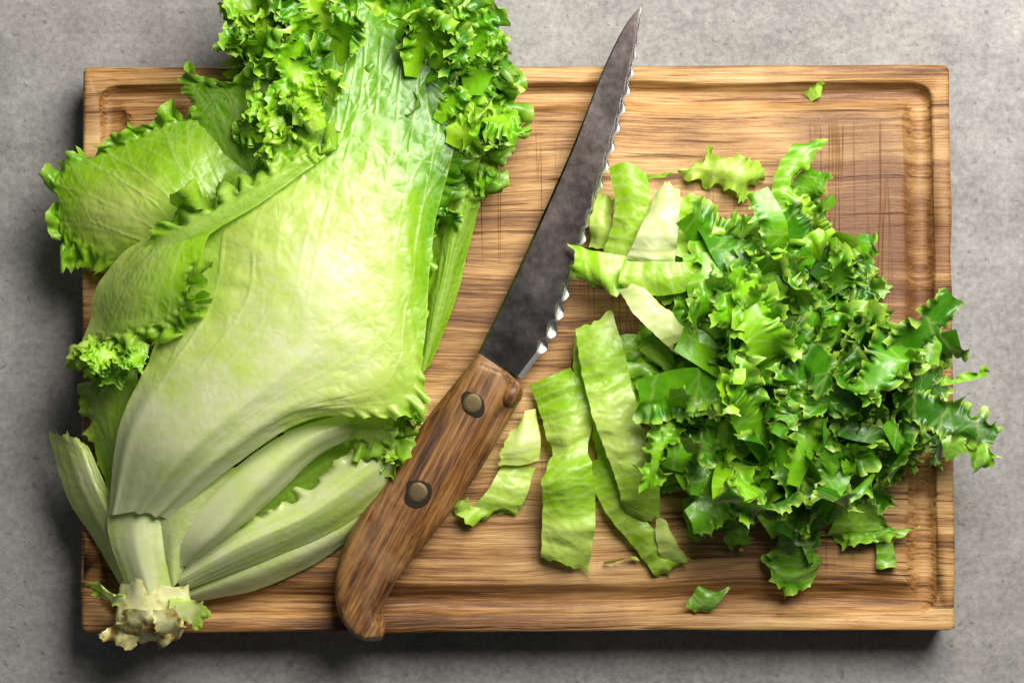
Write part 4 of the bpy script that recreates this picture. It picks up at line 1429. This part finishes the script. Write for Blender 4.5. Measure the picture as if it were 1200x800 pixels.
shred_net([[(900, 258, 2.4), (914, 262, 2.8), (930, 262, 2.6)], [(904, 225, 2.6), (918, 224, 3.1), (934, 232, 2.7)], [(916, 194, 2.4), (930, 192, 3.0), (945, 200, 2.6)], [(938, 168, 2.0), (952, 164, 2.4), (966, 166, 2.0)]],
          'long green tongue reaching up from the top of the heap', S(r=(0.9, 0.3), t=(0.9, 0.2)), 0.62, grow=0.5, seed=51, group=GR)
shred_net([[(1085, 440, 2.2), (1088, 455, 2.6)], [(1118, 440, 2.0), (1122, 450, 2.3)], [(1154, 432, 1.4), (1156, 440, 1.6)]],
          'thin pointed green wisp poking out past the right edge of the board', S(l=(0.8, 0.5)), 0.64, grow=0.4, seed=52, group=GR)
shred_net([[(1100, 500, 1.6), (1104, 520, 2.2), (1108, 540, 1.6)], [(1126, 494, 1.6), (1132, 512, 2.4), (1136, 530, 1.8)], [(1146, 510, 1.2), (1150, 526, 1.8), (1140, 548, 1.2)], [(1162, 528, 0.9), (1158, 542, 1.2), (1142, 554, 0.8)]],
          'curled green piece hanging over the right edge of the board', S(l=(0.9, 0.3), t=(0.8, 0.25)), 0.58, grow=0.6, seed=53, group=GR)
shred_net([[(992, 540, 1.8), (1008, 538, 2.3), (1026, 540, 1.9)], [(990, 580, 1.4), (1008, 580, 2.0), (1028, 582, 1.5)], [(975, 615, 0.8), (1008, 615, 1.4), (1040, 612, 0.9)], [(962, 640, 0.4), (1012, 632, 0.9), (1066, 620, 0.5)]],
          'spread green piece like a fishtail at the lower right of the heap', S(t=(1.0, 0.22), r=(0.5, 0.2, 0.5, 1.2)), 0.52, grow=0.5, seed=54, tooth=0.0022, group=GR)
shred_net([[(1022, 620, 0.5), (1034, 616, 0.8), (1046, 618, 0.5)], [(1026, 642, 0.5), (1036, 640, 0.8), (1047, 640, 0.5)], [(1030, 660, 0.2), (1040, 664, 0.5), (1048, 658, 0.2)]],
          'small dark green tip hanging below the fishtail piece', S(t=(0.8, 0.3)), 0.70, grow=0.4, seed=55, group=GR)
shred_net([[(878, 575, 2.4), (905, 560, 3.0), (965, 558, 2.6)], [(885, 600, 2.2), (915, 592, 2.8), (950, 588, 2.4)], [(905, 630, 1.6), (920, 625, 2.2), (938, 618, 1.8)]],
          'broad mid green flap at the bottom centre of the heap', S(b=(0.8, 0.2), r=(0.8, 0.2)), 0.50, grow=0.4, seed=56, group=GR)
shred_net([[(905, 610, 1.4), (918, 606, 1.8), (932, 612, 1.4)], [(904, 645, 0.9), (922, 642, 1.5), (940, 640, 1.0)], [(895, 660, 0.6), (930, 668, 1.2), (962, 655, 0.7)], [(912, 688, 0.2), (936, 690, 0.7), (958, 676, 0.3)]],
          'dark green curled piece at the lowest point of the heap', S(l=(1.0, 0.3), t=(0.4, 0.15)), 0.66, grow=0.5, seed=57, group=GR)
shred_net([[(1052, 490, 3.0), (1068, 494, 3.4), (1088, 488, 3.0)], [(1060, 450, 3.1), (1078, 450, 3.6), (1098, 446, 3.1)], [(1078, 405, 2.9), (1092, 400, 3.3), (1104, 404, 2.9)], [(1090, 376, 2.6), (1098, 372, 2.8), (1106, 376, 2.6)]],
          'smooth green tapered strip near the right edge of the heap', S(b=(0.8, 0.15)), 0.60, grow=0.5, seed=58, group=GR)
shred_net([[(838, 590, 0.9), (846, 586, 1.2), (856, 590, 0.9)], [(856, 612, 0.7), (864, 606, 1.1), (874, 612, 0.7)], [(866, 640, 0.3), (872, 638, 0.6), (878, 636, 0.3)]],
          'narrow lime green curl dangling at the bottom left of the heap', S(l=(0.6, 0.4)), 0.44, grow=0.4, seed=59, group=GR)
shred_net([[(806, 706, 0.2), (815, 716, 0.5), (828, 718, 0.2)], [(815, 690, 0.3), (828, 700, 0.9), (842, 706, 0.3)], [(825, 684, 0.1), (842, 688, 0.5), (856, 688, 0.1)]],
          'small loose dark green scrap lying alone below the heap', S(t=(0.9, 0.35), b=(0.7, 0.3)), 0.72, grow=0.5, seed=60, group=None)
